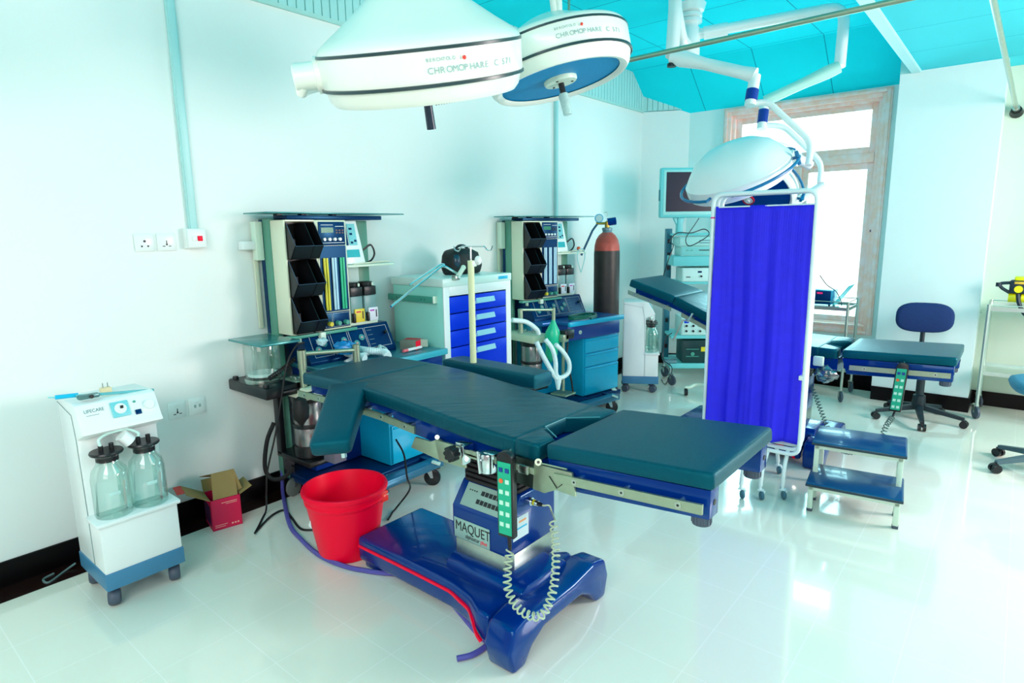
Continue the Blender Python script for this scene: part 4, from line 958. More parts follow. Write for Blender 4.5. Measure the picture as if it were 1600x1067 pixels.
obj('rail_end', MB().box((-.056, -.036, 1.058), (-.048, -.0, 1.104), .002), IVORY, rl)
for (x, y) in ((-.42, .06), (-.05, .06), (-.05, .6), (-.42, .6)): caster('caster', t, x, y, .045, zb=.125)
# black bag
t = thing('carry_bag', 'black soft carry bag standing on top of the drawer cabinet', 'bag', (.30, 3.07, CZ))
m = MB(); rings = []
for k, (yy, hh, ww) in enumerate(((-.15, .05, .03), (-.145, .12, .06), (-.12, .145, .08), (-.05, .155, .085), (.05, .152, .085), (.10, .135, .08), (.135, .10, .06), (.14, .04, .03))):
    rings.append([V((ww * math.cos(a) * (1 if abs(math.cos(a)) < .9 else .96), yy, hh / 2 + hh / 2 * (max(-1, min(1, 1.25 * math.sin(a)))))) for a in [2 * PI * j / 16 for j in range(16)]])
m.loft(rings); rnd = random.Random(5)
for v in m.b.verts: v.co += V((rnd.uniform(-.004, .004), rnd.uniform(-.004, .004), 0)); v.co.z = max(0, v.co.z * 1.14)
bag = obj('bag_body', m, mat('black_fabric', (14, 18, 20), .6, var=.3, bump=.3), t, smooth=70)
obj('bag_handle', MB().tube(cr([(0, -.07, .17), (0, -.03, .192), (0, .02, .192), (0, .06, .17)], 5), .009), BLACK, bag)
obj('bag_side_pocket', MB().sph((.045, -.11, .09), .04, .9, .8, 1.4), mat('shiny_black', (20, 60, 80), .25), bag)
# bent steel rod with clamp
t = thing('bent_rod', 'pair of bent steel support rods with a clamp lying on the drawer cabinet', 'rod', atX(.5, 705, 425))
e0, e1, e2 = atX(.52, 712, 432), atX(.50, 692, 414), atX(.45, 612, 478)
obj('rod', MB().tube(fillet([e0 + V((0, .01, .02)), e1, at(0, .60, 611, 479)], .03), .008), CHROME, t, world=True)
obj('rod', MB().tube(fillet([e1 + V((-.02, .03, -.0)), e1 + V((-.02, 0, .004)), at(0, .42, 640, 445)], .02), .008), CHROME, t, world=True)
m = MB(); m.cyl(atX(.55, 714, 434), atX(.55, 723, 420), .015); m.sph(atX(.55, 724, 418), .017); cl_ = obj('rod_clamp', m, IVORY, t, world=True)
m = MB(); m.cbox(atX(.55, 712, 434), (.04, .04, .03), .006); obj('clamp_body', m, STEEL, t, world=True)
# drip stand fixed to the far rail of the table
t = thing('drip_pole', 'cream drip pole with a two-hook crossbar behind the foreground table', 'drip stand', (1.08, 2.20, .6))
X_, Y_ = 1.165, 2.235
zt = lambda py: atY(Y_, 738, py).z
PX = atY(Y_, 738, 500).x
obj('pole_sleeve', MB().cyl((PX, Y_, .62), (PX, Y_, zt(407)), .0165, seg=16), mat('sleeve_cream', (214, 226, 180), .4), t, world=True)
obj('inner_pole', MB().cyl((PX, Y_, zt(407)), (PX, Y_, zt(384)), .004), CHROME, t, world=True)
m = MB(); m.cbox((PX, Y_ + .01, zt(412)), (.034, .034, .03), .004); pc = obj('pole_collar', m, IVORY, t, world=True)
obj('pole_knob', MB().sph(atY(Y_ - .03, 747, 407), .019, 1, .8, 1.2), WHITE, pc, world=True)
hk = [atY(Y_, *p) for p in ((709, 385), (711, 391), (717, 393), (721, 385), (738, 385))]; hk2 = [atY(Y_, *p) for p in ((738, 385), (757, 385), (761, 391), (767, 391), (769, 384))]
obj('hook_bar', MB().tube(fillet(hk, .008) + fillet(hk2, .008)[1:], .0035, 8), CHROME, t, world=True)
obj('rail_fixing', MB().cbox((PX, Y_ - .05, .72), (.05, .12, .05), .004), STEEL, t, world=True)

# ------------------------------------------------------------------ suction units with glass jars
def jar(parent, x, y, z, r=.068, h=.26, top=True):
    b = obj('glass_jar', MB().lathe([(.001, 0), (r * .95, 0), (r, .012), (r, h * .62), (r * .9, h * .74), (r * .62, h * .84), (r * .58, h * .95), (r * .66, h * .97), (r * .66, h)], (x, y, z), (0, 0, 1), 28), CLEAR, parent)
    lid = obj('jar_lid', MB().lathe([(.001, h + .012), (r * .86, h + .012), (r * .9, h + .006), (r * .86, h), (r * .60, h - .004), (r * .6, h - .03), (.001, h - .03)], (x, y, z), (0, 0, 1), 24), BLACK, b)
    m = MB(); m.cyl((x, y - .018, z + h + .01), (x, y - .018, z + h + .035), .009); m.cyl((x, y + .02, z + h + .01), (x, y + .02, z + h + .038), .009); islands('jar_nozzle', m, BLACK, lid)
    obj('jar_measure', MB().box((x + r * .97, y - .028, z + .10), (x + r * 1.03, y + .012, z + .115), .002), mat('pale_print', (190, 230, 224), .5), b)
    return b
def suction(label, x, y, rz, title):
    t = thing('suction_unit', label, 'suction machine', (x, y, 0), rz)
    D_, Wy = .32, .295
    # side profile (x, z): rear column, sloping control head, recess, ledge, lower body
    m = MB(); m.prism([(0, 0, .155), (D_, 0, .155), (D_, 0, .362), (.29, 0, .375), (.20, 0, .375), (.20, 0, .70), (.285, 0, .735), (.27, 0, .755), (.22, 0, .845), (.19, 0, .852), (0, 0, .848)], (0, Wy, 0), .006)
    body = obj('housing', m, WHITE, t)
    m = MB(); m.box((.195, -.012, .36), (D_ + .012, Wy + .012, .378), .006); obj('jar_ledge', m, WHITE, t)
    obj('base_band', MB().box((-.004, -.004, .085), (D_ + .006, Wy + .004, .158), .005), mat('band_blue_grey', (62, 128, 166), .4), t)
    for (a, b_) in ((.03, .035), (D_ - .04, .03), (D_ - .04, Wy - .03), (.03, Wy - .035)): 
        m = MB(); m.lathe([(.001, -.022), (.028, -.022), (.034, -.016), (.036, -.003), (.036, .003), (.034, .016), (.028, .022), (.001, .022)], (a, b_, .036), (.35, .9, 0), 16); cs = obj('caster', m, GREY, t)
        obj('caster_stem', MB().cyl((a, b_, .06), (a, b_, .09), .01), BLACK, cs)
    # control face lies on the slope from (.285,.735)/(.27,.755) to (.22,.845)
    a0, a1 = V((.27, 0, .755)), V((.22, 0, .845)); up = (a1 - a0).normalized(); nn = V((up.z, 0, -up.x))
    def fc(name, y0, y1, s0, s1, h, mt, bev=0, par=body):
        m = MB(); q = [a0 + up * s0 + V((0, y0, 0)), a0 + up * s0 + V((0, y1, 0)), a0 + up * s1 + V((0, y1, 0)), a0 + up * s1 + V((0, y0, 0))]
        m.prism([p + nn * .0005 for p in q], nn * h, bev); return obj(name, m, mt, par)
    if title: text('maker_lettering', 'LIFECARE', .020, a0 + up * .065 + nn * .001 + V((0, .025, 0)), (0, 1, 0), up, INKGREY, body, sx=.85)
    fc('small_print', .03, .075, .052, .054, .0005, INKGREY)
    g = fc('vacuum_gauge', .118, .182, .022, .088, .008, mat('gauge_cyan', (120, 206, 214), .3), .002)
    c = a0 + up * .056 + V((0, .15, 0)) + nn * .009
    obj('gauge_dial', MB().cyl(c, c + nn * .001, .022, seg=20), WHITE, g); obj('gauge_needle', MB().box((c.x, c.y - .001, c.z), (c.x + .003, c.y + .010, c.z + .012)), BLACK, g)
    fc('power_switch', .20, .222, .018, .038, .006, NAVY, .001)
    c = a0 + up * .075 + V((0, .207, 0)); obj('indicator', MB().cyl(c, c + nn * .004, .005, seg=10), TEAL, body)
    c = a0 + up * .05 + V((0, .257, 0)); obj('vacuum_dial', MB().lathe([(.001, .014), (.018, .014), (.02, .01), (.021, 0)], c, nn, 18), WHITE, body)
    obj('side_seam', MB().tube([(.0, -.0012, .83), (.17, -.0012, .80), (.19, -.0012, .70), (.2, -.0012, .36), (.2, -.0012, .16)], .0012, 4), INKGREY, body)
    jar(t, .255, .078, .378); jar(t, .255, .215, .378)
    obj('jar_tube', MB().tube(cr([(.255, .06, .67), (.25, .06, .70), (.245, .10, .715), (.245, .16, .715), (.25, .20, .69), (.255, .198, .675)], 6), .006), mat('clear_tube', (200, 240, 232), .2), t)
    obj('bacteria_filter', MB().cyl((.262, .135, .70), (.262, .165, .665), .026, seg=20), WHITE, t)
    return t
S1 = suction('white suction unit with two large glass jars, nearest the camera by the left wall', .255, .685, 0, True)
S2 = suction('white suction unit standing side-on beyond the gas cylinder', .535, 4.92, R(30), False)
# things on the near suction unit
t = thing('suction_wand', 'long clear and blue plastic suction tube lying on the near suction unit', 'tube', (.35, .8, .855))
a, b_ = atX(.42, 75, 621), atX(.44, 243, 607)
m = MB().tube([atX(.42, 86, 621), atX(.43, 122, 617)], .009); obj('blue_tube', m, CYAN, t, world=True)
obj('tube_tip', MB().tube([a, atX(.42, 90, 621)], .0035), mat('pale_tubing', (150, 220, 220), .35), t, world=True)
m = MB().tube([atX(.44, 118, 619), atX(.44, 240, 609)], .006); obj('clear_tube', m, mat('teal_tube', (110, 190, 196), .2, .3), t, world=True)
m = MB(); m.cbox(atX(.45, 138, 619), (.03, .075, .018), .006); g_ = obj('tube_coupling', m, mat('grey_coupling', (90, 130, 130), .3, .4), t, world=True)
obj('coupling_bore', MB().cyl(atX(.468, 143, 619.5), atX(.472, 143.5, 619.5), .008), BLACK, t, world=True)
t = thing('plug_adapter', 'small cream two-pin plug standing on the near suction unit', 'plug', atX(.35, 164, 610))
c = atX(.36, 165, 608); obj('plug_body', MB().cbox((c.x, c.y, .853 + .011), (.03, .04, .022), .004), mat('plug_cream', (232, 214, 170), .5), t, world=True)
m = MB(); m.cyl((c.x, c.y - .009, .874), (c.x, c.y - .009, .894), .0022); m.cyl((c.x, c.y + .009, .874), (c.x, c.y + .009, .894), .0022); islands('plug_pin', m, STEEL, t, world=True)

# ------------------------------------------------------------------ red bucket
t = thing('bucket', 'red plastic bucket on the floor in front of the first anaesthesia machine', 'bucket', (.93, 1.585, 0))
m = MB(); m.lathe([(.001, .006), (.125, .006), (.13, 0), (.137, .006), (.188, .305), (.197, .31), (.200, .322), (.196, .332), (.187, .333), (.183, .32), (.132, .012), (.001, .010)], (0, 0, 0), (0, 0, 1), 48); m.lathe([(.181, .262), (.187, .268), (.189, .28), (.185, .284)], (0, 0, 0), (0, 0, 1), 48)
bk = obj('bucket_shell', m, RED, t)
lug = V((.155, .105, .28)); m = MB(); m.cbox(lug, (.02, .04, .05), .004, None); obj('handle_lug', m, mat('orange_red_plastic', (240, 60, 50), .3), bk)
ang = [R(x) for x in range(35, 216, 10)]
pts = [V((.197 * math.cos(a), .197 * math.sin(a), .29 - .055 * math.sin((a - ang[0]) / (ang[-1] - ang[0]) * PI))) for a in ang]
pts = [V((p.x * 1.04, p.y * 1.04, p.z)) for p in pts]
obj('wire_handle', MB().tube([pts[0] * .95 + V((0, 0, .01))] + pts + [pts[-1] * .95 + V((0, 0, .01))], .003), STEEL, bk)
c = V((-.045, -.163, .17)); m = MB(); m.prism([c + V((0, -.001, .03)), c + V((-.016, -.003, .0)), c + V((.016, -.007, .0))], (0, -.002, 0)); obj('bucket_sticker', m, WHITE, bk)

# ------------------------------------------------------------------ open red carton on the floor by the wall
t = thing('cardboard_box', 'small open red cardboard box with brown flaps on the floor by the wall', 'box', (.17, 1.345, 0), R(-12))
BR = mat('brown_cardboard', (150, 128, 76), .8, var=.12, bump=.1); MG = mat('magenta_carton', (214, 14, 76), .4, var=.04)
w2, d2, hh = .075, .072, .165
m = MB(); m.box((-w2, -d2, 0), (w2, d2, .003)); m.box((w2 - .003, -d2, 0), (w2, d2, hh)); m.box((-w2, -d2, 0), (-w2 + .003, d2, hh)); m.box((-w2, -d2, 0), (w2, -d2 + .003, hh)); m.box((-w2, d2 - .003, 0), (w2, d2, hh))
bx_ = obj('box_body', m, MG, t)
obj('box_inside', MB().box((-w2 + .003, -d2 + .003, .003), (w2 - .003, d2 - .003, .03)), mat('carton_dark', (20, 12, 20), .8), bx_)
obj('side_picture', MB().box((-w2 + .01, -d2 - .001, .02), (w2 - .02, -d2, .13)), mat('dark_carton_print', (50, 16, 60), .5, var=.6, scale=30), bx_)
m = MB()
for z, a, b_ in ((.025, -.06, .0), (.015, -.06, -.01)): m.box((w2, a, z), (w2 + .0006, b_, z + .0025))
for k in range(3): m.box((w2, .02 + k * .014, .016), (w2 + .0006, .028 + k * .014, .024))
m.box((w2, -.02, .14), (w2 + .0006, .055, .143)); m.box((w2, .0, .132), (w2 + .0006, .055, .134))
islands('box_print', m, mat('pale_print_pink', (240, 190, 170), .5), bx_)
def flap(name, q, material, th=.003):
    m = MB(); n = (V(q[1]) - V(q[0])).cross(V(q[2]) - V(q[0])).normalized(); m.prism(q, n * th); return obj(name, m, material, t)
flap('box_flap', [(w2, -d2, hh), (-w2, -d2, hh), (-w2 - .02, -d2 - .10, hh + .055), (w2 - .02, -d2 - .10, hh + .055)], BR)
obj('flap_edge', MB().box((-.095, -d2 - .135, hh + .055), (.02, -d2 - .10, hh + .058)), mat('flap_red', (220, 60, 50), .6), t)
flap('box_flap', [(-w2, -d2, hh), (-w2, d2, hh), (-w2 - .03, d2 + .01, hh + .06), (-w2 - .03, -d2, hh + .06)], BR)
flap('box_flap', [(-w2, d2, hh), (w2, d2, hh), (w2 + .01, d2 + .06, hh + .035), (-w2 + .01, d2 + .06, hh + .035)], BR)
flap('box_flap', [(w2 - .005, -d2 + .015, hh), (w2 - .005, d2 - .01, hh), (.0, d2 - .0, hh + .115), (.0, -d2 + .03, hh + .115)], BR)
flap('inner_cardboard', [(.0, -d2 + .02, hh + .115), (.0, d2, hh + .115), (-w2, d2 - .01, hh + .05), (-w2 - .01, -d2 - .01, hh + .085)], BR)
flap('inner_cardboard', [(.03, d2 - .03, hh + .0), (.05, d2 + .02, hh + .02), (.01, d2 + .0, hh + .11), (.0, d2 - .05, hh + .11)], BR)

# ------------------------------------------------------------------ surgical lights
def atD(px, py, d): return CPOS + (cw * CF + cr_ * (px - 800) - cu * (py - 533.5)) * (d / CF)
LAMP = mat('lamp_shell', (240, 250, 238), .32, coat=.3, var=.015)
LENS = mat('lamp_lens', (0, 140, 196), .4, var=.3, scale=200, spec=.2)
BAND = mat('dark_band', (40, 66, 70), .3)
def axis_from(c, roll, gamma):
    d = (c - CPOS).normalized(); a = (cr_ - d * cr_.dot(d)).normalized(); b = a.cross(d); b = b if b.dot(cu) > 0 else -b
    r_, g = R(roll), R(gamma)
    return (a * -math.sin(r_) + b * math.cos(r_)) * math.cos(g) + d * math.sin(g), d
def drum_light(label, c, roll, gamma, rad, textang, boss_dir, stems, handle_black, dome=1.0):
    n, d = axis_from(c, roll, gamma); t = thing('surgical_light', label, 'surgical light', c)
    s = rad / .35
    prof = [(.0, -.098), (.285, -.098), (.305, -.112), (.318, -.112), (.333, -.095), (.344, -.06), (.350, -.05), (.352, .04), (.350, .056), (.340, .072), (.31, .072 + .022 * dome), (.27, .072 + .048 * dome), (.20, .072 + .098 * dome), (.13, .072 + .155 * dome), (.09, .072 + .18 * dome), (.04, .072 + .19 * dome), (.001, .072 + .19 * dome)]
    sh = obj('lamp_shell', MB().lathe([(r * s, z * s) for r, z in prof[1:]], c, n, 56), LAMP, t, world=True)
    for z in (-.055, .047): obj('lamp_band', MB().lathe([(.3495 * s, (z - .006) * s), (.3545 * s, (z - .004) * s), (.3545 * s, (z + .004) * s), (.3495 * s, (z + .006) * s)], c, n, 56), BAND, sh, world=True)
    ln = obj('lamp_lens', MB().lathe([(.001, -.092 * s), (.295 * s, -.094 * s), (.295 * s, -.09 * s)], c, n, 48), LENS, t, world=True)
    hp = obj('handle_plate', MB().lathe([(.001, -.112 * s), (.075 * s, -.112 * s), (.08 * s, -.104 * s), (.08 * s, -.09 * s)], c, n, 30), IVORY, t, world=True)
    u = n.orthogonal().normalized(); v = n.cross(u)
    m = MB()
    for k in range(3):
        q = c + (u * math.cos(2.1 * k) + v * math.sin(2.1 * k)) * .055 * s - n * .112 * s; m.cyl(q, q - n * .003, .006)
    islands('plate_screw', m, BLACK, hp, world=True)
    if handle_black: hd = obj('handle', MB().cyl(c - n * .11 * s, c - n * .225 * s, .015, .017, seg=14), mat('handle_dark', (24, 48, 72), .3), t, world=True)
    else:
        hd = obj('handle', MB().cyl(c - n * .11 * s, c - n * .17 * s, .014, seg=14), BLACK, t, world=True)
        obj('handle_cover', MB().lathe([(.02, .16 * s), (.024, .17 * s), (.02, .26 * s), (.001, .262 * s)], c, -n, 14), mat('handle_cover_clear', (190, 226, 220), .2, var=.2, scale=60), hd, world=True)
    # lettering on the drum side, following the curve letter by letter
    towards = (-d - n * (-d).dot(n)).normalized(); side = n.cross(towards)
    if side.dot(cr_) < 0: side = -side
    def curved(name, body, size, a0, z, mt, adv=.62):
        for k, ch in enumerate(body):
            if ch == ' ': continue
            a = a0 + k * size * adv / rad; rad_ = towards * math.cos(a) + side * math.sin(a); tan = -towards * math.sin(a) + side * math.cos(a)
            text(name, ch, size, c + rad_ * (rad * 1.007) + n * z * s, tan, n, mt, sh, world=True, ext=.0003)
    a0 = R(textang)
    ink = mat('lamp_ink', (150, 186, 186), .6, var=0)
    curved('maker_lettering', 'BERCHTOLD', .014, a0, .012, ink, .72); curved('model_lettering', 'CHROMOPHARE C 571', .026, a0, -.022, ink, .74)
    a = a0 + .34; q = c + (towards * math.cos(a) + side * math.sin(a)) * rad * 1.012 + n * .022 * s
    obj('logo_dot', MB().sph(q - n * .008, .006), mat('logo_red', (240, 70, 60), .5), sh, world=True)
    obj('logo_stroke', MB().cyl(q - side * .012 - n * .012, q - side * .014 + n * .016, .0018, seg=6), ink, sh, world=True)
    # boss and yoke round the far side
    bd = (towards * math.cos(R(boss_dir)) + side * math.sin(R(boss_dir))).normalized()
    b0 = c + bd * rad * .95 - n * .005 * s
    m = MB(); m.lathe([(.001, 0), (.06 * s, 0), (.06 * s, .03), (.045 * s, .035), (.045 * s, .10), (.04 * s, .105), (.001, .105)], b0, bd, 24); bo = obj('pivot_boss', m, LAMP, t, world=True)
    back = -towards
    arc = [b0 + bd * .07 - n * .0 * s]
    R2 = rad + .075
    sgn = 1 if bd.dot(side) < 0 else -1
    st = math.atan2(bd.dot(side), bd.dot(towards))
    for k in range(0, 9):
        a = st - sgn * (PI * k / 14); arc.append(c + (towards * math.cos(a) + side * math.sin(a)) * R2 + n * (-.05 if handle_black else .10 * min(1, k / 3)) * s)
    obj('yoke', MB().tube(cr(arc, 3), .020, 10), LAMP, bo, world=True)
    k0 = arc[-1]
    for i, q in enumerate(stems):
        obj('ceiling_stem', MB().tube(fillet([k0, k0.lerp(V(q), .35), q], .05), .018, 10), LAMP, t, world=True)
    top = V(stems[0]); obj('ceiling_plate', MB().lathe([(.001, 3.06), (.12, 3.06), (.13, 3.075), (.13, 3.09)], (top.x, top.y, 0), (0, 0, 1), 28), LAMP, t, world=True)
    return t, n, d, c
cL1 = atD(659, 97, 2.14); q = atD(586, -8, 2.55); q = V((q.x, q.y, 3.09))
L1, n1, dd1, c1_ = drum_light('large round surgical light seen edge-on at the top, nearest the left wall', cL1, 5.6, -2.3, .35, 2, -86, [q], True)
# spring-coil sterile hook hanging below the near light
pc = atD(690, 152, 2.2)
obj('spiral_lead', MB().tube(helix([atD(679, 158, 2.2), atD(716, 152, 2.25)], .014, 9, 10), .002, 5), BAND, L1, world=True)
obj('hanging_ring', MB().tube([atD(783, 141, 2.3) + (cr_ * math.cos(a) * .008 + cu * math.sin(a) * .012) for a in [2 * PI * k / 12 for k in range(12)]], .002, 5, closed=True), BLACK, L1, world=True)
lens = atD(876, 127, 2.83); n2, _d = axis_from(lens, 15, 16); cL2 = lens + n2 * .10; q = atD(868, -5, 3.1)
L2, n2, dd2, c2_ = drum_light('tilted round surgical light showing its blue lens, beside the edge-on one', cL2, 15, 16, .34, 3, -80, [V((q.x, q.y, 3.09)), V((q.x - .05, q.y - .05, 3.09))], False, .62)

# twin light on articulated arms near the window
t = thing('surgical_light', 'white twin-head surgical light on jointed arms in front of the window', 'surgical light', (1.256, 4.52, 3.09))
MX, MY = 1.256, 4.52
ARMW = mat('arm_white', (236, 248, 246), .3, coat=.3, var=.02); BLUEB = mat('joint_blue', (10, 50, 150), .35)
obj('ceiling_mount', MB().lathe([(.001, 2.70), (.07, 2.70), (.075, 2.72), (.075, 2.92), (.06, 2.94), (.06, 2.96), (.085, 2.965), (.085, 2.985), (.07, 2.99), (.085, 3.0), (.085, 3.02), (.07, 3.03), (.095, 3.04), (.11, 3.09)], (MX, MY, 0), (0, 0, 1), 28), ARMW, t, world=True)
J = lambda *a: atD(*a)
ha = V((MX, MY, 2.80))
aT, aB, aE, aDp = J(1055, 2, 4.0), J(1050, 88, 4.0), J(1180, 118, 3.75), J(1172, 165, 3.75)
obj('arm', MB().tube(fillet([ha, V((aT.x, aT.y, 2.80)).lerp(ha, .5), V((aT.x, aT.y, 2.96)), V((aT.x, aT.y, 3.0))], .05), .035, 12), ARMW, t, world=True)
obj('arm', MB().tube([V((aT.x, aT.y, 3.0)), V((aT.x, aT.y, 2.9)), V((aB.x, aB.y, aB.z))], .043, 16), ARMW, t, world=True)
obj('spring_arm', MB().tube([aB + V((0, 0, .0)), aB.lerp(aE, .12), aB.lerp(aE, .4), aB.lerp(aE, .85), aE], [.046, .052, .036, .038, .046], 14), ARMW, t, world=True)
obj('joint_gap', MB().cyl(aB + V((0, 0, -.045)), aB + V((.0, 0, -.065)), .03), BLACK, t, world=True)
dd_ = (aDp - aE)
m = MB(); m.cyl(aE, aDp, .034, seg=16); obj('drop_joint', m, ARMW, t, world=True)
obj('blue_band', MB().cyl(aE + dd_ * .48, aE + dd_ * .84, .037, seg=16), BLUEB, t, world=True, label='blue joint band')
bosA = J(1262, 258, 3.6)
obj('thin_arm', MB().tube(fillet([J(1176, 161, 3.75), J(1200, 159, 3.72), J(1268, 222, 3.62), J(1263, 258, 3.6)], .06), .019, 10), ARMW, t, world=True)
hb_ = V((MX, MY, 2.88)); bT, bB, bE, bD = J(1322, -4, 4.1), J(1312, 104, 4.1), J(1195, 158, 4.3), J(1190, 202, 4.3)
obj('arm', MB().tube(fillet([hb_, V((bT.x, bT.y, 2.96)), bB], .12, 6), .036, 14), ARMW, t, world=True)
obj('arm_collar', MB().cyl(hb_.lerp(V((bT.x, bT.y, 2.95)), .10), hb_.lerp(V((bT.x, bT.y, 2.95)), .26), .045), ARMW, t, world=True)
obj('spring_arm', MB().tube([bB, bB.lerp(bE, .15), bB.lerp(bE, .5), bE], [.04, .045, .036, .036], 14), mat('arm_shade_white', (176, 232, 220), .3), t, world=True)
dd_ = bD - bE
m = MB(); m.cyl(bE, bD, .032, seg=16); obj('drop_joint', m, ARMW, t, world=True)
obj('blue_band', MB().cyl(bE + dd_ * .32, bE + dd_ * .78, .035, seg=16), BLUEB, t, world=True, label='blue joint band')
obj('thin_arm', MB().tube(fillet([J(1194, 196, 4.3), J(1225, 197, 4.28), J(1284, 254, 4.22), J(1281, 286, 4.2)], .07), .019, 10), ARMW, t, world=True)
def head(c, roll, gamma, rad, boss, red):
    n, d = axis_from(c, roll, gamma)
    s = rad / .3
    hd = obj('lamp_head', MB().lathe([(.262 * s, -.055 * s), (.278 * s, -.07 * s), (.292 * s, -.06 * s), (.30 * s, -.03 * s), (.30 * s, .015 * s), (.288 * s, .03 * s), (.27 * s, .055 * s), (.22 * s, .115 * s), (.15 * s, .155 * s), (.07 * s, .175 * s), (.001, .18 * s)], c, n, 48), ARMW, t, world=True)
    obj('lamp_lens', MB().lathe([(.001, -.045 * s), (.266 * s, -.048 * s), (.266 * s, -.04 * s)], c, n, 40), mat('deep_blue_lens', (0, 66, 150), .2, coat=.6, var=.2, scale=80), hd, world=True)
    m = MB(); m.cyl(c - n * .05 * s, c - n * .14 * s, .014, seg=12); hh = obj('lamp_handle', m, WHITE, hd, world=True)
    if red:
        e = c - n * .12 * s; obj('handle_ring', MB().lathe([(.034, -.006), (.042, -.006), (.042, .006), (.034, .006), (.034, -.006)], e, n, 20), mat('ring_red', (196, 30, 60), .35), hh, world=True, label='red ring')
        obj('handle_disc', MB().lathe([(.001, .0), (.034, .0), (.034, .004), (.001, .004)], e, n, 20), WHITE, hh, world=True)
    tw = (-d - n * (-d).dot(n)).normalized(); sd = n.cross(tw); sd = sd if sd.dot(cr_) > 0 else -sd
    # pair of curved blue-green handle bars with end brackets
    for a0, a1 in ((-10, 78), (-120, -35), (105, 200)):
        pts = [c + (tw * math.cos(R(a)) + sd * math.sin(R(a))) * (.335 * s) - n * .012 * s for a in [a0 + (a1 - a0) * k / 10 for k in range(11)]]
        e0 = c + (tw * math.cos(R(a0)) + sd * math.sin(R(a0))) * .30 * s - n * .012 * s; e1 = c + (tw * math.cos(R(a1)) + sd * math.sin(R(a1))) * .30 * s - n * .012 * s
        br = obj('handle_bar', MB().tube([e0] + pts + [e1], .009, 8), mat('teal_bar', (0, 110, 160), .3), hd, world=True)
    q = c + (tw * math.cos(R(76)) + sd * math.sin(R(76))) * .315 * s
    m = MB(); m.prism([q + n * .03, q - n * .05, q - n * .05 + tw * .03, q + n * .03 + tw * .03], sd * .02, .003); obj('bar_bracket', m, mat('teal_bar', (0, 110, 160), .3), hd, world=True)
    q2 = c + sd * .29 * s
    obj('pivot_boss', MB().cyl(q2, boss, .028, seg=16), ARMW, hd, world=True)
    return hd
cA = J(1152, 270, 3.78); head(cA, 21, -17, .318, J(1266, 259, 3.7), False)
cB = J(1178, 294, 4.35); head(cB, -20, 44, .30, J(1288, 288, 4.2), True)
obj('pipe_bend', MB().tube(fillet([J(1200, 226, 4.0), J(1222, 226, 4.0), J(1252, 244, 4.05), J(1242, 258, 4.08)], .06), .018, 10), ARMW, t, world=True)

# ------------------------------------------------------------------ folding ward screen with blue curtain
SX0, SX1, SY = 1.915, 2.455, 3.45
t = thing('ward_screen', 'folding white tube screen with a gathered royal blue curtain', 'screen', (2.2, SY, 0))
TUBEW = mat('screen_tube_white', (228, 246, 248), .3, var=.02)
CURT = mat('curtain_blue', (34, 26, 236), .7, var=.12, scale=14, bump=.5, bscale=14)
CZ0, CZ1 = .32, 1.618
def loop_(y, x0, x1, z0, z1): return fillet([(x0 + .2, y, z0), (x0, y, z0), (x0, y, z1), (x1, y, z1), (x1, y, z0), (x0 + .2, y, z0)], .06, 6)
for k, (dy, dx_) in enumerate(((0, 0), (.05, .006), (.10, .012))):
    fr_ = obj('screen_frame', MB().tube(loop_(SY + dy, SX0 + dx_, SX1 - dx_, .262 + .012 * k, 1.684), .0115, 12), TUBEW, t, world=True)
    m = MB(); nx, nz = (150, 40) if k == 0 else (60, 12); rnd = random.Random(20 + k)
    ph = [rnd.uniform(0, 6.28) for _ in range(6)]; am = [.014, .013, .010, .005, .0015, .001]; fq = [4.2, 7.3, 12, 21, 43, 120]
    grid = []
    for j in range(nz + 1):
        v = j / nz; row = []
        for i in range(nx + 1):
            u = i / nx; y = 0
            uu = u + .012 * math.sin(v * 5 + u * 9) * (1 - v) + .01 * math.sin(7 * v + 3 * u)
            for a_, f_, p_ in zip(am, fq, ph): y += a_ * math.sin(uu * f_ * 2.2 + p_ + .6 * math.sin(v * 3 + f_)) * ((.35 + .65 * (1 - v)) if f_ < 60 else (.3 + .9 * v ** 3))
            row.append(V((SX0 + dx_ + .018 + (SX1 - SX0 - .036 - 2 * dx_) * u, SY + dy + y * .85, CZ0 + (CZ1 - CZ0) * v + (.004 * math.sin(u * 23) if j == 0 else 0))))
        grid.append(row)
    vs = [p for r_ in grid for p in r_]; W2 = nx + 1
    m._poly(vs, [(j * W2 + i, j * W2 + i + 1, (j + 1) * W2 + i + 1, (j + 1) * W2 + i) for j in range(nz) for i in range(nx)])
    cu_ = obj('curtain', m, CURT, t, world=True, smooth=80)
    md = cu_.modifiers.new('thickness', 'SOLIDIFY'); md.thickness = .0016
    obj('curtain_rod', MB().cyl((SX0 + dx_, SY + dy, CZ1 - .004), (SX1 - dx_, SY + dy, CZ1 - .004), .004, seg=8), TUBEW, fr_, world=True)
for x, y, yt in ((2.20, 3.31, SY), (2.29, 3.36, SY + .02), (2.385, 3.44, SY + .05), (2.255, 3.80, SY + .10)):
    lg = obj('screen_leg', MB().tube(fillet([(x, y, .075), (x, y + (yt - y) * .15, .18), (x, yt, .262)], .05), .011, 10), TUBEW, t, world=True)
    m = MB(); m.lathe([(.002, -.009), (.020, -.009), (.024, -.004), (.024, .004), (.020, .009), (.002, .009)], (x + .012, y - .008, .024), (.8, .6, 0), 16); wh = obj('leg_castor', m, mat('castor_blue_grey', (60, 110, 130), .4), lg, world=True)
    m = MB(); m.box((x - .012, y - .012, .05), (x + .018, y + .014, .056)); m.cyl((x, y, .05), (x, y, .08), .008); m.prism([(x - .006, y + .016, .05), (x + .022, y - .004, .05), (x + .016, y - .012, .024), (x + .006, y - .002, .024)], (.006, .009, 0)); obj('castor_fork', m, TUBEW, wh, world=True)
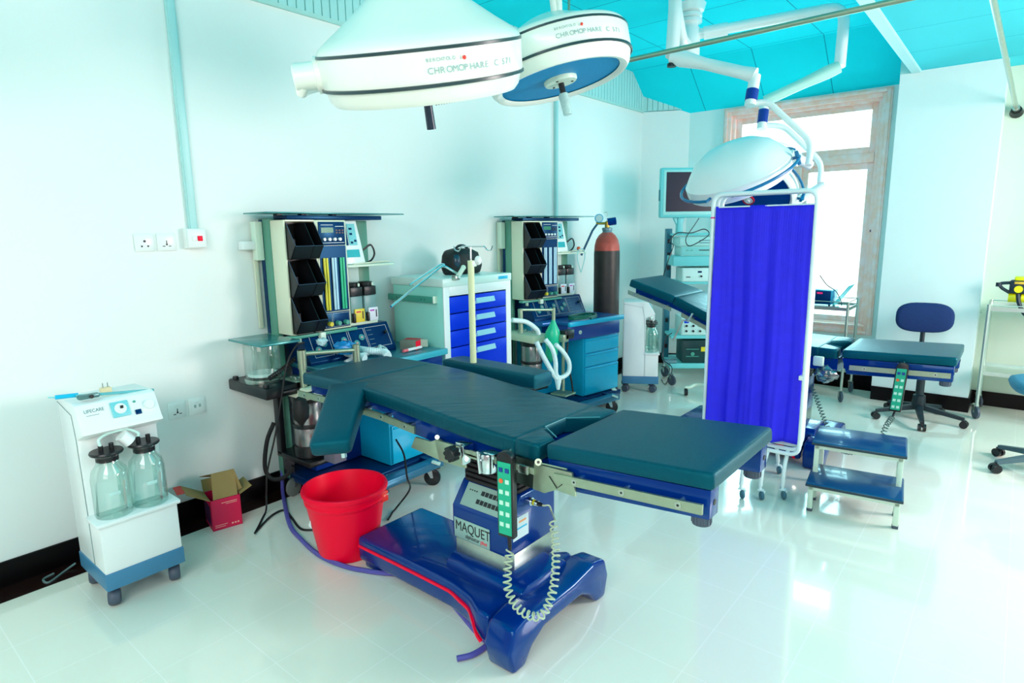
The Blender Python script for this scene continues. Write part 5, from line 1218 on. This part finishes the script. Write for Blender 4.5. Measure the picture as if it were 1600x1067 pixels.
obj('pink_tape', MB().cyl((SX0, SY, 1.553), (SX0, SY, 1.561), .0124, seg=12), mat('pink_tape', (240, 60, 150), .5), t, world=True)
obj('hinge_clip', MB().cbox((SX1 - .012, SY + .03, .70), (.03, .08, .025), .004), WHITE, t, world=True)
# small stand whose curved foot shows left of the screen
t = thing('equipment_stand', 'white stand foot with a black castor, behind the left edge of the screen', 'stand', (1.30, 5.2, 0))
f0 = atZ(.06, 1072, 608)
m = MB(); m.tube(cr([atZ(.06, 1070, 606), atZ(.065, 1078, 605), atZ(.085, 1090, 601), (1.30, 5.30, .09), (1.50, 5.45, .07)], 5), .014, 8); m.tube(cr([(1.30, 5.30, .09), (1.42, 5.18, .07), (1.5, 5.0, .06)], 5), .014, 8); ft = obj('stand_foot', m, IVORY, t, world=True)
m = MB(); m.lathe([(.002, -.014), (.03, -.014), (.034, 0), (.03, .014), (.002, .014)], (f0.x, f0.y, .034), (.8, .5, 0), 14); obj('castor', m, BLACK, ft, world=True)
obj('stand_pole', MB().cyl((1.30, 5.30, .08), (1.30, 5.30, 1.0), .012), IVORY, t, world=True)

# ------------------------------------------------------------------ endoscopy tower with monitor and devices
TR, TLoc = R(36), V((.775, 5.40, 0))
CARTC = mat('cart_cyan', (110, 214, 216), .4, var=.03); CARTD = mat('cart_column', (40, 120, 140), .45, var=.05)
t = thing('equipment_tower', 'tall wheeled equipment cart behind the blue curtain screen', 'cart', TLoc, TR)
tw_ = t
for z0, z1 in ((.175, .225), (.465, .495)): obj('shelf', MB().box((0, -.02, z0), (.60, .42, z1), .008), CARTC, t)
obj('shelf_drawer', MB().box((.0, -.02, 1.155), (.60, .40, 1.245), .008), CARTC, t)
obj('shelf', MB().box((.06, -.01, .985), (.60, .40, 1.005), .004), CARTC, t); obj('shelf', MB().box((.02, .0, 1.435), (.60, .42, 1.455), .004), CARTC, t)
cols = []
for x in (-.01, .56):
    cb = obj('column', MB().box((x, .30, .20), (x + .055, .40, 1.50), .005), CARTD, t)
    m = MB()
    for k in range(9): m.box((x + .012, .296, .32 + k * .13), (x + .04, .30, .36 + k * .13))
    islands('column_slot', m, BLACK, cb)
for (x, y) in ((.03, .02), (.57, .02), (.57, .38), (.03, .38)): caster('caster', t, x, y, .05, ang=.6, zb=.175, wmat=GREY)
mt_ = thing('wall_monitor', 'flat screen monitor with a pale bezel on top of the equipment cart', 'monitor', TLoc + V((0, 0, 1.455)), R(46))
mt_.name = 'monitor'
o_ = V((-.125, .03, 0))
m = MB(); m.box((o_.x, o_.y, .145), (o_.x + .74, o_.y + .06, .595), .014); mb = obj('monitor_housing', m, CARTC, mt_)
obj('bezel', MB().box((o_.x + .025, o_.y - .004, .17), (o_.x + .715, o_.y + .002, .575), .004), mat('bezel_pale', (160, 230, 226), .35), mb)
obj('screen_face', MB().box((o_.x + .05, o_.y - .006, .20), (o_.x + .69, o_.y - .003, .555)), mat('dark_screen', (30, 36, 56), .3, var=.1, spec=.2), mb)
m = MB(); m.prism([(.02, .07, .145), (.13, .07, .145), (.10, .07, .05), (.07, .07, .05)], (0, .03, 0)); m.box((.06, .06, 0), (.11, .12, .16), .004); obj('monitor_stand', m, CARTC, mt_)
obj('side_button', MB().box((o_.x - .006, .05, .30), (o_.x, .07, .40), .002), CARTD, mb)
def device(name, label, x0, x1, y0, y1, z0, z1, body, face, feats, group=None):
    d = thing(name, label, 'medical device', TLoc + V((0, 0, z0)), TR); h = z1 - z0
    b_ = obj('device_case', MB().box((x0, y0, 0), (x1, y1, h), .005), body, d)
    f_ = obj('device_front', MB().box((x0 + .008, y0 - .005, .008), (x1 - .008, y0 + .001, h - .008), .002), face, b_)
    for nm, kind, a, zz, sx_, sz_, mt in feats:
        xx = x0 + a * (x1 - x0); zc = zz * h
        if kind == 'knob': mm = MB().cyl((xx, y0 - .004, zc), (xx, y0 - .02, zc), sx_, seg=14)
        else: mm = MB().box((xx - sx_, y0 - .008, zc - sz_), (xx + sx_, y0 - .003, zc + sz_))
        obj(nm, mm, mt, f_)
    return d
PALE = mat('device_pale', (170, 232, 226), .4, var=.02); WFACE = mat('device_white', (206, 246, 240), .4, var=.02)
device('video_recorder', 'flat pale recorder on the upper drawer shelf of the cart', .07, .55, .0, .3, 1.246, 1.335, PALE, mat('device_face_cyan', (130, 216, 212), .4), [('slot', 'box', .45, .6, .05, .004, BLACK), ('dial', 'box', .12, .6, .012, .003, TEAL), ('dial', 'box', .2, .6, .012, .003, TEAL)])
device('video_processor', 'pale processor box stacked on the flat recorder under the monitor', .05, .56, .0, .3, 1.336, 1.425, PALE, PALE, [('vent_strip', 'box', .6, .6, .12, .003, CARTD), ('vent_strip', 'box', .6, .35, .12, .003, CARTD)])
device('light_source', 'white light source with a large black dial on the middle shelf', .09, .55, .0, .3, 1.006, 1.135, WFACE, WFACE, [('dial', 'knob', .78, .5, .024, 0, BLACK), ('knob', 'knob', .38, .4, .009, 0, BLACK), ('switch', 'box', .12, .35, .02, .004, BLACK), ('display', 'box', .35, .72, .018, .008, NAVY), ('port', 'knob', .62, .5, .010, 0, TEAL)])
device('stimulator_unit', 'white box with rows of small knobs and a blue display on the lower shelf', .10, .56, .0, .3, .496, .665, WFACE, WFACE, [('display', 'box', .1, .8, .022, .016, COBALT)] + [('knob', 'knob', .1 + .14 * k, zz, .010, 0, BLACK) for k in range(5) for zz in (.25, .55)])
device('insufflator', 'dark green device with a yellow lit readout on the lowest shelf', .12, .58, .0, .3, .226, .445, mat('device_dark', (16, 70, 70), .4), mat('device_dark_face', (10, 60, 60), .35), [('readout', 'box', .42, .62, .022, .022, mat('yellow_readout', (230, 220, 40), .4)), ('readout', 'box', .58, .62, .018, .016, mat('dim_readout', (150, 180, 60), .4)), ('display', 'box', .8, .6, .04, .02, NAVY), ('panel_line', 'box', .2, .62, .06, .003, TEAL), ('panel_line', 'box', .2, .3, .06, .003, TEAL), ('port', 'knob', .2, .42, .018, 0, TEAL)])
tag(obj('foot_pedal', MB().box((0, 0, 0), (.12, .09, .03), .01, Matrix.Translation(TLoc + V((-.03, -.05, .226))) @ Matrix.Rotation(TR, 4, 'Z')), mat('pedal_grey', (90, 140, 150), .4)), 'small grey pedal lying at the left end of the lowest cart shelf', 'pedal')
cc = [atD(1092, 341, 5.7), atD(1085, 352, 5.6), atD(1072, 372, 5.5), atD(1076, 384, 5.45), atD(1092, 378, 5.45), atD(1108, 366, 5.45), atD(1100, 358, 5.5), atD(1080, 364, 5.5), atD(1058, 364, 5.5), atD(1046, 378, 5.5), atD(1052, 384, 5.5), atD(1043, 410, 5.5), atD(1034, 440, 5.6), atD(1028, 466, 5.7)]
tag(obj('monitor_cable', MB().tube(cr(cc, 7), .0045, 6), BLACK), 'thin black cable looping down from the monitor', 'cable')
tag(obj('tower_cable', MB().tube(cr([atD(1050, 520, 5.6), atD(1040, 530, 5.6), atD(1036, 560, 5.6), atD(1050, 575, 5.5), atD(1040, 600, 5.5), (.62, 5.55, .01)], 7), .004, 6), BLACK), 'thin dark cable trailing off the low shelf of the cart', 'cable')

# ------------------------------------------------------------------ two-tread step stool
t = thing('step_stool', 'two-step footstool with glossy blue-black treads and white legs', 'step stool', (2.525, 3.34, 0), R(7))
TREAD = mat('tread_dark', (0, 66, 118), .28, coat=.25, var=.15)  # blue sheen reflected from window and curtain is put into this base colour
TREAD.node_tree.nodes['Principled BSDF'].inputs['Specular Tint'].default_value = (.2, .9, 1, 1)
SW, = (.44,)
for z, y0 in ((.165, 0.0), (.345, .16)):
    tr_ = obj('tread', MB().box((0, y0, z - .022), (SW, y0 + .33, z), .008, None, 3), TREAD, t)
    obj('tread_edge', MB().box((-.001, y0 - .001, z - .021), (SW + .001, y0 + .331, z - .006), .004), mat('tread_rubber', (30, 58, 70), .5), tr_)
    m = MB(); yb = y0 + .30
    m.box((.015, y0 + .02, z - .044), (SW - .015, y0 + .04, z - .022)); m.box((.015, yb, z - .044), (SW - .015, yb + .02, z - .022)); m.box((.015, y0 + .02, z - .044), (.035, yb + .02, z - .022)); m.box((SW - .035, y0 + .02, z - .044), (SW - .015, yb + .02, z - .022)); obj('tread_frame', m, IVORY, t)
    for x in (.012, SW - .037):
        for yy in ((y0 + .02,) if z < .2 else (y0 + .02, yb)):
            lg = obj('leg', MB().box((x, yy, .012), (x + .025, yy + .025, z - .03), .003), IVORY, t)
            obj('leg_cap', MB().box((x - .002, yy - .002, 0), (x + .027, yy + .027, .016), .003), GREY, lg)

# ------------------------------------------------------------------ office chairs
def chair(label, x, y, rz, seat_z, back, fab, seatmat, plast, name='office_chair', arms=5, seat_r=.23, a_off=0):
    t = thing(name, label, 'chair', (x, y, 0), rz)
    m = MB(); m.lathe([(.001, .09), (.045, .09), (.05, .10), (.042, .20), (.028, .21), (.028, seat_z - .06), (.001, seat_z - .06)], (0, 0, 0), (0, 0, 1), 20); obj('gas_column', m, plast, t)
    for k in range(5):
        a = a_off + 2 * PI * k / 5; d = V((math.cos(a), math.sin(a), 0)); s = V((-d.y, d.x, 0))
        m = MB(); m.loft([[d * .03 + s * w + V((0, 0, z)) for w, z in ((-.022, .09), (.022, .09), (.022, .13), (-.022, .13))], [d * .16 + s * w + V((0, 0, z)) for w, z in ((-.02, .075), (.02, .075), (.018, .105), (-.018, .105))], [d * .30 + s * w + V((0, 0, z)) for w, z in ((-.014, .055), (.014, .055), (.012, .078), (-.012, .078))]]); lg = obj('base_arm', m, plast, t)
        c = d * .30 + V((0, 0, .028)); m = MB()
        for o in (-.016, .016): m.cyl(c + s * (o - .009), c + s * (o + .009), .027, seg=16)
        m.box((c.x - .014, c.y - .014, .03), (c.x + .014, c.y + .014, .062), .005)
        obj('caster', m, BLACK, lg)
    m = MB(); rings = []
    for z, r_, in ((seat_z - .055, .82), (seat_z - .05, .95), (seat_z - .02, 1.0), (seat_z, .97), (seat_z + .012, .85), (seat_z + .015, .5)):
        rings.append([V((seat_r * r_ * math.copysign(abs(math.cos(q)) ** .6, math.cos(q)), seat_r * r_ * math.copysign(abs(math.sin(q)) ** .6, math.sin(q)), z)) for q in [2 * PI * j / 32 for j in range(32)]])
    m.loft(rings); obj('seat', m, seatmat, t, smooth=60)
    if back:
        m = MB(); m.tube(fillet([(0, .12, seat_z - .065), (0, .25, seat_z - .065), (0, .27, seat_z + .04), (0, .245, seat_z + .30)], .04), [.018] * 12, 8)
        obj('back_bar', MB().tube(fillet([(0, .10, seat_z - .065), (0, .26, seat_z - .065), (0, .265, seat_z + .30)], .05), .017, 8), plast, t)
        m = MB(); w2_, h2_ = back; rings = []
        zc = seat_z + .30
        for yy, sc_ in ((.20, .86), (.205, .95), (.22, 1), (.245, 1), (.258, .96), (.262, .9)):
            rings.append([V((w2_ * sc_ * math.copysign(abs(math.cos(q)) ** .62, math.cos(q)), yy - .35 * (w2_ * math.cos(q)) ** 2 + .03, zc + h2_ * sc_ * math.copysign(abs(math.sin(q)) ** .72, math.sin(q)))) for q in [2 * PI * j / 36 for j in range(36)]])
        m.loft(rings); obj('backrest', m, fab, t, smooth=60)
    return t
NAVYF = mat('navy_fabric', (0, 44, 100), .85, var=.08, scale=90, bump=.2)
chair('armless office chair with a wide dark navy backrest, against the pillar wall', 2.785, 5.55, R(10), .475, (.195, .118), NAVYF, NAVYF, mat('chair_base_black', (12, 36, 44), .45), a_off=R(-16), seat_r=.2)
chair('second office chair with a blue-grey seat, cut off by the right picture edge', 3.54, 4.78, R(100), .56, None, NAVYF, mat('cyan_grey_fabric', (50, 130, 160), .7, var=.15, scale=60, bump=.2), mat('chair_base_grey', (70, 100, 108), .5), a_off=R(115))

# ------------------------------------------------------------------ steel trolleys
def trolley(label, x0, x1, y0, y1, zs_, top, r=.011, wheel=.045, metal=STEEL, lip=.03, cat='trolley'):
    t = thing('steel_trolley', label, cat, (x0, y0, 0)); W3, D3 = x1 - x0, y1 - y0
    for (x, y) in ((0, 0), (W3, 0), (W3, D3), (0, D3)):
        obj('post', MB().cyl((x, y, .10), (x, y, top), r, seg=12), metal, t)
        caster('caster', t, x, y, wheel, ang=.5, zb=.12, fmat=STEEL)
    for z in zs_:
        m = MB(); m.box((0, 0, z), (W3, D3, z + .003)); m.box((-.003, -.003, z - .008), (W3 + .003, .0, z + lip)); m.box((-.003, D3, z - .008), (W3 + .003, D3 + .003, z + lip)); m.box((-.003, 0, z - .008), (0, D3, z + lip)); m.box((W3, 0, z - .008), (W3 + .003, D3, z + lip))
        obj('tray', m, metal, t)
    m = MB().tube([(0, 0, top - .005), (W3, 0, top - .005), (W3, D3, top - .005), (0, D3, top - .005)], .004, 8, closed=True); obj('guard_rail', m, metal, t)
    return t
TRM = mat('trolley_steel', (196, 214, 206), .3, .85, var=.05)
trolley('two-shelf stainless steel trolley in the right recess, partly cut off', 3.135, 3.75, 5.86, 6.26, (.36, .86), .90, .013, .05, TRM, .022)
trolley('small stainless steel trolley under the window carrying a cyan device', 1.62, 2.20, 5.76, 6.16, (.30, .80), .87, .012, .045, STEEL, .02)
# yellow and black tool on the right trolley
t = thing('strap_light', 'yellow and black strapped handheld unit on the right steel trolley', 'tool', (3.33, 5.95, .865))
YEL = mat('yellow_plastic', (238, 236, 10), .35, var=.04); DKB = mat('dark_slate_plastic', (20, 44, 58), .45)
c = atY(5.95, 1592, 448)
m = MB(); m.cbox(c + V((.03, 0, .0)), (.17, .10, .10), .014); bd_ = obj('tool_body', m, DKB, t, world=True)
obj('top_cover', MB().cbox(c + V((.045, 0, .062)), (.15, .10, .03), .010), YEL, bd_, world=True)
obj('round_cap', MB().cyl(c + V((.0, -.05, -.015)), c + V((.0, -.06, -.015)), .026, seg=20), YEL, bd_, world=True)
obj('warning_label', MB().cbox(c + V((.0, -.052, .032)), (.055, .004, .018), .001), mat('label_amber', (220, 180, 50), .5), bd_, world=True)
obj('lower_barrel', MB().cyl(c + V((-.055, .0, -.082)), c + V((.12, .0, -.082)), .036, seg=20), YEL, bd_, world=True)
obj('black_ring', MB().cyl(c + V((.0, .0, -.082)), c + V((.02, .0, -.082)), .038, seg=20), BLACK, bd_, world=True)
m = MB(); m.tube(cr([c + V((-.05, -.02, .03)), c + V((-.11, -.02, .02)), c + V((-.10, -.02, -.01)), c + V((-.05, -.02, -.045))], 5), .012, 8); m.cyl(c + V((-.12, -.02, .028)), c + V((-.12, -.02, -.002)), .018, seg=10); obj('nozzle', m, DKB, bd_, world=True)
m = MB(); m.tube(cr([c + V((.0, -.06, -.05)), c + V((.015, -.07, -.12)), c + V((.06, -.08, -.20)), c + V((.15, -.08, -.24))], 6), .014, 8); obj('strap', m, DKB, bd_, world=True)
# cyan device on the small trolley
t = thing('stimulator', 'cyan electronic device with a glowing red readout on the small trolley', 'medical device', (1.80, 5.90, .806))
m = MB(); m.prism([(.0, 0, .015), (.24, 0, .015), (.24, 0, .14), (.0, 0, .15)], (0, .22, 0), .006); b_ = obj('device_case', m, mat('device_cyan', (0, 150, 190), .4), t)
obj('device_front', MB().box((.008, -.004, .022), (.232, 0, .135), .002), NAVY, b_)
obj('red_readout', MB().box((.12, -.006, .108), (.165, -.003, .122)), mat('red_led', (230, 40, 110), .4, emit=.6), b_)
for k in range(3): obj('device_button', MB().box((.03, -.007, .03 + k * .034), (.06, -.003, .045 + k * .034)), INKWHITE, b_)
obj('slanted_lid', MB().prism([(.245, -.01, 0.01), (.25, .2, .01), (.37, .2, .19), (.37, -.01, .19)], (.006, 0, 0)), mat('lid_cyan', (0, 190, 200), .4), b_)
m = MB()
for (x, y) in ((.02, .02), (.22, .02), (.22, .2), (.02, .2)): m.cyl((x, y, 0), (x, y, .016), .009)
islands('device_foot', m, BLACK, b_)
tag(obj('device_cable', MB().tube(cr([atY(5.9, 1281, 430), atY(5.9, 1292, 445), atY(5.9, 1306, 455), atY(5.9, 1314, 470), atY(5.88, 1315, 478)], 6), .004, 6), BLACK), 'thin black cable arching over the cyan device by the window', 'cable')
# clear plastic wrap and small fittings on the rail of the far table
tag(crumple('plastic_wrap', None, atY(4.08, 1290, 585), .055, glass('clear_wrap', (190, 230, 240), .3, .2), 12, .9), 'clear crumpled plastic wrap hanging beneath the far operating table', 'wrap')
m = MB(); m.cbox(atY(4.07, 1279, 564), (.06, .03, .06), .008); obj('clamp_fitting', m, IVORY, T2, world=True)

# ------------------------------------------------------------------ things of one kind share a group
GROUPS = {'wall_outlet': 'outlets on the left wall', 'cable_trunking': 'cable trunking on the left wall', 'drape_rail': 'drape rails under the ceiling',
          'operating_table': 'operating tables', 'hand_control': 'hand controls of the operating tables', 'anaesthesia_machine': 'anaesthesia machines along the left wall',
          'suction_unit': 'suction units with glass jars', 'surgical_light': 'surgical lights on the ceiling', 'office_chair': 'office chairs', 'steel_trolley': 'steel trolleys',
          'power_cable': 'loose power cables'}
for o in sc.objects:
    if o.parent is None and o.name.split('.')[0] in GROUPS and 'label' in o: o['group'] = GROUPS[o.name.split('.')[0]]
